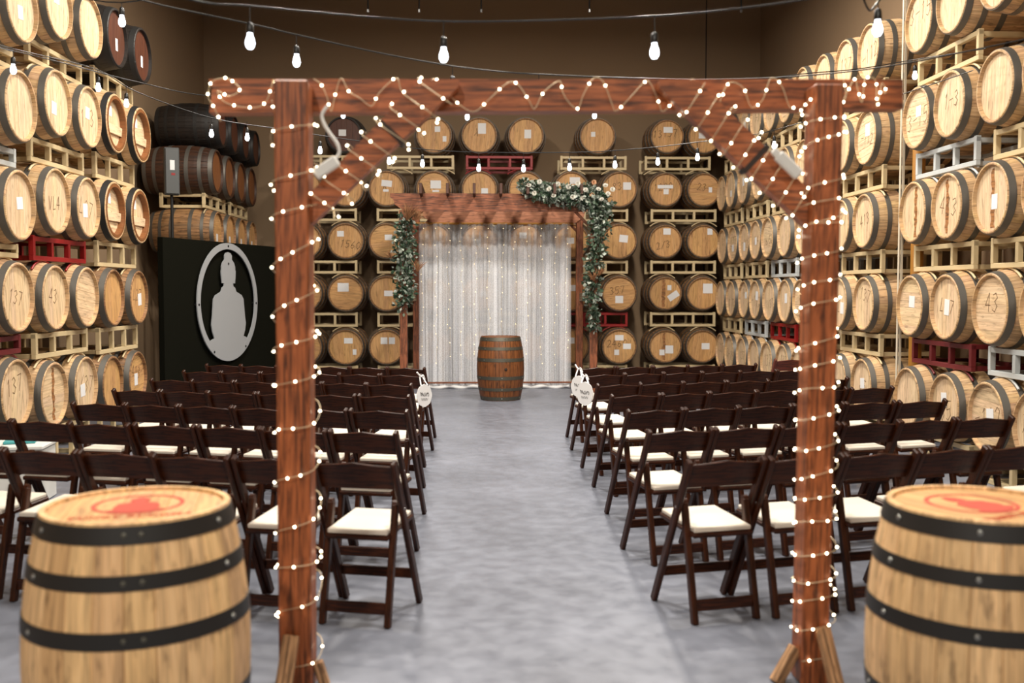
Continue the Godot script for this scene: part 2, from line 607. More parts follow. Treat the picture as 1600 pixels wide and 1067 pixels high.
func barrel(where: Vector3, turn: float, kind: String, place: String, opt := {}) -> Node3D:
	# a barrel lying on its side; «where» is the middle of its front end
	var seen: String = {"pale": "pale oak barrel", "honey": "honey brown barrel", "dark": "dark brown barrel", "black": "black stained barrel"}[kind]
	var papers: Array = opt.get("paper", [])
	var text: String = opt.get("ink", "")
	if opt.get("bar", false): seen += " with crossbar"
	elif papers.size() == 1: seen += " with white label"
	elif papers.size() == 2: seen += " with two labels"
	elif papers.size() > 2: seen += " with three labels"
	elif opt.get("stain", 0): seen += " with stained boards"
	elif text: seen += " with marker scrawl"
	else: seen += " with bare head"
	var b := thing("oak_barrel", seen + ", " + place, "barrel", where - Vector3(0, BR, 0), turn, opt.get("group", "barrels in the stacked racks"))
	var k: float = opt.get("scale", 1.0)
	if k != 1.0:
		b.position.y = where.y - BR * k
		b.scale = Vector3(k, k, k)
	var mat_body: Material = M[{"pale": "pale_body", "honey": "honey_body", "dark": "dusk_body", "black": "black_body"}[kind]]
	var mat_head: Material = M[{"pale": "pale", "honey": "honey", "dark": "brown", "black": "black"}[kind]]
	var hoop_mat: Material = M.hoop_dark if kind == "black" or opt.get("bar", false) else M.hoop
	var roll := Basis(Vector3.BACK, rng.randi_range(0, 3) * PI / 2.0)
	var up := Vector3(0, BR, 0)
	var sd := rng.randi_range(0, 4)
	part(b, "body", barrel_body(sd, 0.72), mat_body, Transform3D(roll, up))
	var tip := Basis(Vector3.BACK, rng.randf_range(-0.12, 0.12) + (0.0 if rng.randf() < 0.8 else PI / 2.0))
	var deep: float = -0.055 if opt.get("bar", false) else -0.03
	part(b, "head", head_mesh(sd + (5 if rng.randf() < 0.5 else 0), 0.14), mat_head, Transform3D(tip, up + Vector3(0, 0, deep)))
	var lie := Basis(Vector3.RIGHT, PI / 2.0)
	for h in HOOPS:
		part(b, "hoop", hoop_mesh(h[0], h[1]), hoop_mat, Transform3D(roll * lie, up + Vector3(0, 0, -BL)))
		if h[0] < 0.2 or opt.get("side", false):
			part(b, "hoop", hoop_mesh(h[0], h[1]), hoop_mat, Transform3D(roll * Basis(Vector3.RIGHT, -PI / 2.0), up))
	if opt.get("stain", 0):
		var s := Shape.new()
		var x: float = opt.get("stain_x", -0.03)
		var edge := PackedVector2Array()
		for i in 17:
			edge.append(Vector2(x + 0.026 + rng.randf_range(-0.016, 0.012), -0.235 + 0.47 * i / 16.0))
		for i in 17:
			edge.append(Vector2(x - 0.024 + rng.randf_range(-0.014, 0.014), 0.235 - 0.47 * i / 16.0))
		prism(s, edge, Transform3D(), 0.001)
		part(b, "stained_board", s.mesh(), M.stain, Transform3D(Basis(), up + Vector3(0, 0, deep)))
	if opt.get("bar", false):
		part(b, "crossbar", boxed(Vector3(0.475, 0.09, 0.02), 0.004), mat_head, Transform3D(Basis(), up + Vector3(0, -0.055, deep + 0.012)))
		part(b, "inner_rim", rim_mesh(), M.brown, Transform3D(lie, up + Vector3(0, 0, -BL)))
	for p in papers:
		var w: float = p[2] * HR
		var h: float = p[3] * HR
		part(b, "paper_label", boxed(Vector3(snappedf(w, 0.01), snappedf(h, 0.01), 0.0015), 0.0004), M.paper, Transform3D(Basis(Vector3.BACK, p[4] if p.size() > 4 else 0.0), up + Vector3(p[0] * HR, p[1] * HR, deep + 0.0018)))
	if text:
		part(b, "marker_writing", scrawl(text, opt.get("size", 0.15), opt.get("stroke", 0.007)), M.ink if opt.get("bold", false) else M.ink_soft, Transform3D(Basis(Vector3.BACK, rng.randf_range(-0.2, 0.2)), up + Vector3(opt.get("ix", 0.0), opt.get("iy", 0.0), deep + 0.0012)))
	return b


func rim_mesh() -> Mesh:
	if not cache.has("rim"):
		var s := Shape.new()
		lathe(s, [Vector2(HR - 0.022, BL - 0.002), Vector2(HR - 0.022, BL + 0.002), Vector2(HR - 0.05, BL + 0.002), Vector2(HR - 0.053, BL - 0.056)], 40)
		cache.rim = s.mesh()
	return cache.rim


func rack(where: Vector3, turn: float, high: float, color: String, place: String, wide := 1.16) -> Node3D:
	# a two-barrel steel rack; «where» is the bottom middle of its front frame
	var seen: String = {"rack_cream": "cream steel", "rack_red": "red steel", "rack_maroon": "maroon steel", "rack_grey": "pale grey steel"}[color]
	var t := thing("barrel_rack", seen + " barrel rack, " + place, "barrel rack", where, turn, "steel barrel racks")
	var m: Material = M[color]
	var q := 0.042
	high = snappedf(high, 0.01)
	for z in [-0.02, -0.62]:
		part(t, "top_rail", boxed(Vector3(wide, q, q)), m, Transform3D(Basis(), Vector3(0, high - q / 2.0, z)))
		part(t, "bottom_rail", boxed(Vector3(wide, q, q)), m, Transform3D(Basis(), Vector3(0, q / 2.0, z)))
		for k in 4:
			var x := -wide / 2.0 + q / 2.0 + (wide - q) * k / 3.0
			part(t, "post", boxed(Vector3(q, high - 2.0 * q + (0.05 if k % 3 == 0 else 0.0), q + 0.004)), m, Transform3D(Basis(), Vector3(x, high / 2.0 + (0.025 if k % 3 == 0 else 0.0), z)))
	for x in [-wide / 2.0 + 0.08, wide / 2.0 - 0.08]:
		part(t, "crossbar", boxed(Vector3(q, q, 0.56)), m, Transform3D(Basis(), Vector3(x, high - q / 2.0, -0.32)))
		part(t, "crossbar", boxed(Vector3(q, q, 0.56)), m, Transform3D(Basis(), Vector3(x, q / 2.0, -0.32)))
	if where.y > 0.2:
		if not cache.has("saddle"):
			var s := Shape.new()
			var pts := []
			for i in 9:
				var a := lerpf(-0.72, 0.72, i / 8.0)
				pts.append(Vector3(0.335 * sin(a), 0.335 * cos(a) - 0.330, 0))
			tube(s, pts, 0.011, 5)
			cache.saddle = s.mesh()
		for x in [-0.36, 0.36]:
			part(t, "saddle", cache.saddle, m, Transform3D(Basis(), Vector3(x, 0, -0.02)))
	return t


func standing_barrel(where: Vector3, turn: float, label: String, body: String, head: String, hoop: String, sd: int, print_it: bool) -> Node3D:
	var b := thing("oak_barrel", label, "barrel", where, turn, "upright barrels")
	var r := RandomNumberGenerator.new()
	r.seed = sd
	var count := 24
	for k in count:
		part(b, "stave", stave_mesh(k, count, r), M[body])
	part(b, "head", head_mesh(sd, 0.10), M[head], Transform3D(Basis(Vector3.RIGHT, -PI / 2.0), Vector3(0, BL - 0.011, 0)))
	part(b, "base", head_mesh(sd + 1, 0.10), M[head], Transform3D(Basis(Vector3.RIGHT, PI / 2.0), Vector3(0, 0.03, 0)))
	if not cache.has("rivet"):
		var s := Shape.new()
		lathe(s, [Vector2(0.0085, 0), Vector2(0.0075, 0.003), Vector2(0.004, 0.0048), Vector2(0, 0.0052)], 10)
		cache.rivet = s.mesh()
	for h in HOOPS:
		for flip in 2:
			var o := part(b, "hoop", hoop_mesh(h[0], h[1]), M[hoop], Transform3D(Basis(), Vector3.ZERO) if flip == 0 else Transform3D(Basis(Vector3.RIGHT, PI), Vector3(0, BL, 0)))
			var d: float = (h[0] + h[1]) / 2.0
			var rad := barrel_r(1.0 - d / BL) + 0.003
			for a in [0.0, 0.16, 1.05, 2.2, 3.3, 4.4, 5.3]:
				var dir := Vector3(sin(a), 0, cos(a))
				part(o, "rivet", cache.rivet, M.hoop_grey if a < 0.3 else M.rivet, Transform3D(Basis(Vector3.UP.cross(dir).normalized(), dir, Vector3.UP.cross(dir).normalized().cross(dir)), dir * rad + Vector3(0, BL - d, 0)))
	if print_it:
		var y := BL - 0.0102
		var flat := Basis(Vector3.RIGHT, -PI / 2.0)
		var s := Shape.new()
		lathe(s, [Vector2(0.128, 0), Vector2(0.142, 0), Vector2(0.142, 0.0008), Vector2(0.128, 0.0008), Vector2(0.128, 0)], 48)
		part(b, "painted_ring", s.mesh(), M.red_paint, Transform3D(Basis(), Vector3(0, y, -0.035)))
		var f := Shape.new()
		prism(f, buddha(0.125), Transform3D(), 0.001)
		part(b, "painted_emblem", f.mesh(), M.red_paint, Transform3D(flat, Vector3(0, y, -0.035)))
		var tm := TextMesh.new()
		tm.text = "FUNKY BUDDHA"
		var font := SystemFont.new()
		font.font_names = PackedStringArray(["Droid Serif"])
		font.font_weight = 700
		tm.font = font
		tm.font_size = 64
		tm.pixel_size = 0.00068
		tm.depth = 0.001
		part(b, "painted_lettering", tm, M.orange_paint, Transform3D(flat, Vector3(0, y + 0.0005, 0.14)))
	else:
		var s := Shape.new()
		lathe(s, [Vector2(0.022, 0), Vector2(0.022, 0.006), Vector2(0.018, 0.009), Vector2(0, 0.009)], 16)
		part(b, "bung", s.mesh(), M.ink, Transform3D(Basis(Vector3.RIGHT, PI / 2.0), Vector3(0.0, BL / 2.0, BR - 0.002)))
	return b


func buddha(r: float) -> PackedVector2Array:
	# the seated figure of the emblem, in a circle of radius r
	var half := [0.0, 0.845, 0.08, 0.83, 0.12, 0.786, 0.12, 0.72, 0.19, 0.667, 0.225, 0.6, 0.225, 0.54, 0.24, 0.535, 0.235, 0.45, 0.215, 0.32, 0.145, 0.32, 0.155, 0.27, 0.215, 0.245, 0.25, 0.18,
		0.435, 0.117, 0.5, 0.05, 0.52, -0.09, 0.545, -0.26, 0.57, -0.37, 0.545, -0.48, 0.485, -0.596, 0.58, -0.62, 0.645, -0.66, 0.70, -0.69]
	var p := PackedVector2Array()
	for i in range(0, half.size(), 2):
		p.append(Vector2(half[i], half[i + 1]) * r)
	for i in range(1, 8):
		var a := lerpf(deg_to_rad(-44.6), deg_to_rad(-90.0), i / 7.0)
		p.append(Vector2(cos(a), sin(a)) * r * 0.985)
	var n := p.size()
	for i in range(n - 2, 0, -1):
		p.append(Vector2(-p[i].x, p[i].y))
	return p


# ---------------------------------------------------------------- chairs
func chair(where: Vector3, turn: float, label: String, group: String, mat: Material = null) -> Node3D:
	# «where» is on the floor under the middle of the seat; the sitter faces -z
	var m: Material = mat if mat else M.chair
	var t := thing("folding_chair", label, "chair", where, turn, group)
	if not cache.has("chair"):
		var c := {}
		var ox := 0.1975
		c.long = []; c.short = []
		for x in [-ox, ox]:
			c.long.append(barred(Vector3(x, 0, -0.235), Vector3(x, 0.79, 0.175), 0.026, 0.046, Vector3.RIGHT, 0.006))
		for x in [-ox + 0.034, ox - 0.034]:
			var s := Shape.new()
			bar(s, Vector3(x, 0, 0.175), Vector3(x, 0.565, 0.045), 0.030, 0.040, Vector3.RIGHT, 0.005)
			var ax := Vector3(0, 0.565, -0.13).normalized()
			var cyl := Transform3D(Basis(Vector3.RIGHT, PI / 2.0).rotated(Vector3.BACK, PI / 2.0), Vector3(x, 0.565, 0.045))
			cyl = Transform3D(Basis(Vector3(0, 0, 1), Vector3(1, 0, 0), Vector3(0, 1, 0)), Vector3(x - 0.012, 0.565, 0.045) + ax * 0.0)
			lathe(s, [Vector2(0, 0), Vector2(0.018, 0), Vector2(0.018, 0.024), Vector2(0, 0.024)], 14, cyl)
			c.short.append(s.mesh())
		# curved top rail, higher in the middle, bowed backwards
		var r := Shape.new()
		var steps := 12
		var rows := []
		for i in steps + 1:
			var u := -1.0 + 2.0 * i / steps
			var x := u * (ox - 0.010)
			var bow := 0.030 * (1.0 - u * u)
			var top := 0.765 + 0.020 * (1.0 - u * u) - 0.006 * sin(absf(u) * PI)
			var low := 0.645 + 0.006 * (1.0 - u * u)
			rows.append([Vector3(x, low, 0.098 + bow), Vector3(x, top - 0.004, 0.155 + bow), Vector3(x, top, 0.151 + bow), Vector3(x, top, 0.143 + bow), Vector3(x, top - 0.004, 0.138 + bow), Vector3(x, low, 0.081 + bow)])
		for i in steps:
			for k in 6:
				var a: Vector3 = rows[i][k]
				var b: Vector3 = rows[i + 1][k]
				var a2: Vector3 = rows[i][(k + 1) % 6]
				var b2: Vector3 = rows[i + 1][(k + 1) % 6]
				var mid: Vector3 = (a + a2) / 2.0 - (rows[i][0] + rows[i][1] + rows[i][4] + rows[i][5]) / 4.0
				r.poly([a, b, b2, a2], mid, [Vector2(a.x, a.y), Vector2(b.x, b.y), Vector2(b2.x, b2.y), Vector2(a2.x, a2.y)])
		for i in [0, steps]:
			r.poly(rows[i], Vector3(-1 if i == 0 else 1, 0, 0))
		c.top = r.mesh()
		c.rear_bar = barred(Vector3(-ox + 0.04, 0.085, 0.156), Vector3(ox - 0.04, 0.085, 0.156), 0.018, 0.055, Vector3.BACK, 0.004)
		c.front_bar = barred(Vector3(-ox + 0.008, 0.175, -0.146), Vector3(ox - 0.008, 0.175, -0.146), 0.018, 0.05, Vector3.BACK, 0.004)
		# seat frame and cushion
		var f := Shape.new()
		cbox(f, Transform3D(Basis(Vector3.RIGHT, 0.05), Vector3(0, 0.428, -0.055)), Vector3(0.318, 0.024, 0.40), 0.006)
		c.frame = f.mesh()
		var p := Shape.new()
		cbox(p, Transform3D(Basis(Vector3.RIGHT, 0.05), Vector3(0, 0.451, -0.055)), Vector3(0.302, 0.024, 0.385), 0.010)
		c.pad = p.mesh()
		var bolt := Shape.new()
		lathe(bolt, [Vector2(0.007, 0), Vector2(0.006, 0.003), Vector2(0, 0.004)], 10)
		c.bolt = bolt.mesh()
		cache.chair = c
	var c: Dictionary = cache.chair
	for k in 2:
		part(t, "back_post", c.long[k], m)
		part(t, "rear_leg", c.short[k], m)
	part(t, "top_rail", c.top, m)
	part(t, "rear_stretcher", c.rear_bar, m)
	part(t, "front_stretcher", c.front_bar, m)
	part(t, "seat_frame", c.frame, m)
	part(t, "cushion", c.pad, M.cushion)
	for sx in [-1.0, 1.0]:
		part(t, "hinge_bolt", c.bolt, M.steel, Transform3D(Basis(Vector3(0, sx, 0), Vector3(sx, 0, 0), Vector3(0, 0, 1)) if sx < 0 else Basis(Vector3(0, -1, 0), Vector3(1, 0, 0), Vector3(0, 0, 1)), Vector3(sx * 0.2085, 0.545, 0.048)))
	return t


# ---------------------------------------------------------------- lights on wires
func wire_thing(called: String, label: String, category: String, pts: Array, r: float, mat: Material, group := "") -> Node3D:
	var t := thing(called, label, category, pts[0], 0.0, group)
	var rel := []
	for p in pts:
		rel.append(p - pts[0])
	var s := Shape.new()
	tube(s, rel, r, 5)
	part(t, "wire", s.mesh(), mat)
	return t


func smooth(pts: Array, each := 6) -> Array:
	var out := []
	for i in pts.size() - 1:
		var a: Vector3 = pts[maxi(i - 1, 0)]
		var b: Vector3 = pts[i]
		var c: Vector3 = pts[i + 1]
		var d: Vector3 = pts[mini(i + 2, pts.size() - 1)]
		for k in each:
			out.append(b.cubic_interpolate(c, a, d, float(k) / each))
	out.append(pts[-1])
	return out


func festoon(label: String, pts: Array, bulbs: Array, drop: float) -> void:
	# a run of black cable with hanging filament bulbs; bulbs = points on the cable
	var t := wire_thing("string_light", label, "string light", smooth(pts), 0.0045, M.cable, "festoon strings")
	if not cache.has("bulb"):
		var s := Shape.new()
		lathe(s, [Vector2(0, -0.078), Vector2(0.012, -0.075), Vector2(0.0205, -0.062), Vector2(0.0225, -0.048), Vector2(0.0195, -0.032), Vector2(0.0135, -0.016), Vector2(0.012, 0.0)], 16)
		cache.bulb = s.mesh()
		var k := Shape.new()
		lathe(k, [Vector2(0, -0.006), Vector2(0.017, -0.006), Vector2(0.0185, 0.0), Vector2(0.0165, 0.03), Vector2(0.012, 0.042), Vector2(0.006, 0.046), Vector2(0.0, 0.046)], 14)
		cache.socket = k.mesh()
	for p in bulbs:
		var o: Vector3 = p - pts[0]
		var top: Vector3 = o - Vector3(0, drop, 0)
		var s := Shape.new()
		tube(s, [o, top], 0.003, 5)
		part(t, "pendant_cord", s.mesh(), M.cable)
		part(t, "socket", cache.socket, M.cable, Transform3D(Basis(), top - Vector3(0, 0.044, 0)))
		var b := part(t, "bulb", cache.bulb, M.bulb, Transform3D(Basis(), top - Vector3(0, 0.046, 0)))
		var l := OmniLight3D.new()
		l.name = "bulb_glow"
		l.light_color = Color(0.93, 0.96, 1.0)
		l.light_energy = 0.012
		l.light_size = 0.015
		l.omni_range = 20.0
		l.omni_attenuation = 2.0
		l.shadow_enabled = true
		l.position = Vector3(0, -0.045, 0)
		b.add_child(l)


func fairy(label: String, pts: Array, every: float, size := 0.0048, mat: Material = null, dense := 6) -> void:
	# thin copper wire with tiny lamps along it
	var path := smooth(pts, dense)
	var t := wire_thing("fairy_light", label, "fairy lights", path, 0.0018, M.copper, "warm fairy light strings")
	if not cache.has("fairy"):
		var s := Shape.new()
		lathe(s, [Vector2(0, -1), Vector2(0.75, -0.7), Vector2(1, 0), Vector2(0.75, 0.7), Vector2(0, 1)], 8, Transform3D(), -1.0)
		cache.fairy = s.mesh()
	var run := every * 0.4
	for i in path.size() - 1:
		var a: Vector3 = path[i]
		var b: Vector3 = path[i + 1]
		var d := a.distance_to(b)
		while run < d:
			part(t, "lamp", cache.fairy, mat if mat else M.fairy, Transform3D(Basis().scaled(Vector3(size, size, size)), a.lerp(b, run / d) - path[0] + Vector3(0, 0, 0.003)))
			run += every * rng.randf_range(0.6, 1.4)
		run -= d


func wound(x: float, z: float, half: float, y0: float, y1: float, pitch: float) -> Array:
	# points of a wire wound round a square post
	var p := []
	var h := half + 0.004
	var y := y0
	var k := 0
	var corner := [Vector2(-h, h), Vector2(h, h), Vector2(h, -h), Vector2(-h, -h)]
	while y < y1:
		var c: Vector2 = corner[k % 4]
		p.append(Vector3(x + c.x, y, z + c.y))
		y += pitch / 4.0 * rng.randf_range(0.3, 1.7)
		k += 1
	return p


# ---------------------------------------------------------------- greenery
func leaves(s: Shape, path: Array, radius: Array, count: int, pale := 0.3) -> void:
	for i in count:
		var u := rng.randf() * (path.size() - 1.001)
		var k := int(u)
		var c: Vector3 = path[k].lerp(path[k + 1], u - k)
		var rad: float = lerpf(radius[k], radius[k + 1], u - k)
		var dir := Vector3(rng.randfn(), rng.randfn(), rng.randfn()).normalized()
		var base := c + dir * rad * sqrt(rng.randf()) * 0.9
		var tip := (dir + Vector3(rng.randfn(), rng.randfn() - 0.3, rng.randfn() + 0.3) * 0.7).normalized()
		var side := tip.cross(Vector3(rng.randfn(), rng.randfn(), rng.randfn())).normalized()
		var nn := side.cross(tip)
		var l := rng.randf_range(0.045, 0.095)
		var w := l * rng.randf_range(0.26, 0.42)
		var pick := rng.randf()
		var tone := rng.randf_range(0.6, 1.3)
		s.tint = (Color(0.045, 0.085, 0.05) if pick < (1.0 - pale) * 0.6 else Color(0.11, 0.16, 0.11) if pick < 1.0 - pale else Color(0.42, 0.47, 0.41)) * tone
		s.tint.a = 1.0
		var mid := base + tip * l * 0.5
		var end := base + tip * l
		s.poly([base, mid + side * w + nn * 0.006, end], nn)
		s.poly([base, end, mid - side * w + nn * 0.006], nn)


func flower_mesh(sd: int) -> Mesh:
	var r := RandomNumberGenerator.new()
	r.seed = sd
	var s := Shape.new()
	for ring in 3:
		var n: int = [9, 7, 5][ring]
		var tilt: float = [0.25, 0.7, 1.15][ring]
		var l: float = [0.038, 0.030, 0.019][ring]
		for k in n:
			var a := TAU * (k + r.randf_range(-0.2, 0.2)) / n + ring * 0.4
			var out := Vector3(cos(a), 0, sin(a))
			var dir := (out * cos(tilt) + Vector3.UP * sin(tilt)).normalized()
			var side := Vector3(-sin(a), 0, cos(a))
			var nn := side.cross(dir) * -1.0
			var w := l * 0.42
			var b := out * 0.006 + Vector3(0, 0.004 * ring, 0)
			s.poly([b, b + dir * l * 0.6 - side * w, b + dir * l * 1.0 + Vector3(0, 0.006, 0), b + dir * l * 0.6 + side * w], Vector3.UP + nn * 0.01)
	return s.mesh()


func plume_mesh(sd: int, long: float, blades: int) -> Mesh:
	var r := RandomNumberGenerator.new()
	r.seed = sd
	var s := Shape.new()
	for i in blades:
		var d := Vector3(r.randfn() * 0.38, 1.0, r.randfn() * 0.3).normalized()
		var l := long * r.randf_range(0.6, 1.0)
		var side := d.cross(Vector3(r.randfn(), 0.1, r.randfn())).normalized() * 0.006
		var bend := Vector3(d.x, -0.25, d.z) * l * 0.3
		var m := d * l * 0.55
		var e := d * l + bend
		s.poly([Vector3.ZERO, m + side, m - side], side.cross(d))
		s.poly([m + side, e, m - side], side.cross(d))
	return s.mesh()


func oriented(p: Vector3, up: Vector3) -> Transform3D:
	var y := up.normalized()
	var x := y.cross(Vector3(0.31, 0.2, 0.93)).normalized()
	return Transform3D(Basis(x, y, x.cross(y)), p)


# ---------------------------------------------------------------- the place
func _ready() -> void:
	rng.seed = 2024
	# camera, air, lights, exposure
	var cam := Camera3D.new()
	cam.name = "camera"
	cam.near = 0.05
	cam.far = 60.0
	var lens := CameraAttributesPhysical.new()
	lens.frustum_focal_length = 35.0
	lens.frustum_near = 0.05
	lens.frustum_far = 60.0
	lens.frustum_focus_distance = 10.0
	lens.exposure_aperture = 1.8
	cam.attributes = lens
	cam.transform = Transform3D(look, EYE)
	cam.current = true
	add_child(cam)
	var env := Environment.new()
	env.background_mode = Environment.BG_COLOR
	env.background_color = Color.BLACK
	env.tonemap_mode = Environment.TONE_MAPPER_LINEAR
	env.tonemap_exposure = 1.0
	env.sdfgi_enabled = true
	env.ssao_enabled = true
	env.ssil_enabled = true
	var we := WorldEnvironment.new()
	we.name = "world_environment"
	we.environment = env
	add_child(we)
	make_materials()
	for p in [[-1.9, 2.6, 44.0, "in the front row, left"], [2.0, 2.6, 30.0, "in the front row, right"], [-1.2, -5.1, 27.0, "in the second row, left"], [1.5, -5.1, 27.0, "in the second row, right"],
			[-1.7, -9.8, 23.0, "in the third row, left"], [1.9, -9.8, 26.0, "in the third row, right"], [-1.4, -11.9, 17.0, "nearest the altar, left"], [2.0, -11.9, 23.0, "nearest the altar, right"]]:
		high_bay(Vector3(p[0], 6.25, p[1]), p[2], p[3])
	build_room()
	build_stacks()
	build_frame()
	build_altar()
	build_chairs()
	build_sign_wall()
	build_strings()
	build_small()


func high_bay(p: Vector3, energy: float, place: String) -> void:
	var t := thing("high_bay_lamp", "square high bay lamp hanging from the ceiling, " + place, "lamp", p, 0.0, "high bay lamps")
	part(t, "housing", boxed(Vector3(0.48, 0.12, 0.48), 0.02), M.dark, Transform3D(Basis(), Vector3(0, 0.08, 0)))
	part(t, "lamp_panel", boxed(Vector3(0.42, 0.02, 0.42), 0.004), M.lamp_glow, Transform3D(Basis(), Vector3(0, 0.012, 0)))
	var s := Shape.new()
	tube(s, [Vector3(0, 0.13, 0), Vector3(0, 0.64, 0)], 0.01, 8)
	part(t, "stem", s.mesh(), M.dark)
	var l := AreaLight3D.new()
	l.name = "lamp_light"
	l.area_size = Vector2(0.42, 0.42)
	l.light_color = Color(1.0, 0.965, 0.915)
	l.light_energy = energy
	l.area_range = 40.0
	l.shadow_enabled = true
	l.rotation = Vector3(-PI / 2.0, 0, 0)
	l.position = Vector3(0, -0.01, 0)
	t.add_child(l)


func slab(called: String, lo: Vector3, hi: Vector3, mat: Material, label := "") -> MeshInstance3D:
	return struct(called, boxed(hi - lo, 0.001), mat, (lo + hi) / 2.0, label)


func build_room() -> void:
	slab("floor", Vector3(-5.1, -0.2, -18.35), Vector3(5.4, 0.0, 4.2), M.floor, "polished grey concrete floor of the barrel store")
	slab("wall_left", Vector3(-5.1, 0, -18.15), Vector3(-4.85, 6.9, 4.0), M.wall, "brown painted wall behind the barrels")
	slab("wall_right", Vector3(5.15, 0, -18.15), Vector3(5.4, 6.9, 4.0), M.wall, "brown painted wall behind the tall barrel racks")
	slab("wall_back", Vector3(-5.1, 0, -18.4), Vector3(5.4, 6.9, -18.15), M.wall, "brown painted wall behind the altar barrels")
	slab("wall_front", Vector3(-5.1, 0, 4.0), Vector3(5.4, 6.9, 4.2), M.ceiling, "dark wall behind the photographer")
	slab("ceiling", Vector3(-5.1, 6.9, -18.4), Vector3(5.4, 7.1, 4.2), M.ceiling, "dark ceiling of the barrel store")
	var seam := slab("trim_1", Vector3(4.15, 0, -18.152), Vector3(4.17, 6.9, -18.148), M.dark, "dark vertical panel joint in the wall")
	seam.set_meta("kind", "structure")
	# dark shade of black paint low on the far wall
	for q in [[575.0, "first"], [655.0, "second"], [752.0, "third"], [921.0, "fourth"], [1158.0, "fifth"]]:
		var x: float = q[0]
		var p := at(x, 17.0, 15.5)
		var t := thing("ceiling_rod", "thin black rod hanging from ceiling above the altar, %s from the left" % q[1], "rod", p, 0.0, "ceiling rods")
		var s := Shape.new()
		tube(s, [Vector3(0, 0.02, 0), Vector3(0, 6.9 - p.y, 0)], 0.012, 6)
		part(t, "rod", s.mesh(), M.dark)
		part(t, "tip", boxed(Vector3(0.035, 0.05, 0.035), 0.006), M.steel)


func rand_opt(chance_paper: float, chance_ink: float) -> Dictionary:
	var o := {}
	if rng.randf() < chance_paper:
		o.paper = [[rng.randf_range(-0.15, 0.3), rng.randf_range(-0.25, 0.3), rng.randf_range(0.28, 0.42), rng.randf_range(0.34, 0.48), rng.randf_range(-0.08, 0.12)]]
	if rng.randf() < chance_ink:
		var words := ["137", "V31", "1/37", "C 73", "43", "L27", "-112", "137", "3-15", "413", "16/52", "VL4", "85", "7143", "CCL", "1-3"]
		o.ink = words[rng.randi_range(0, words.size() - 1)]
		o.size = rng.randf_range(0.11, 0.17)
		o.iy = rng.randf_range(-0.06, 0.1)
	return o


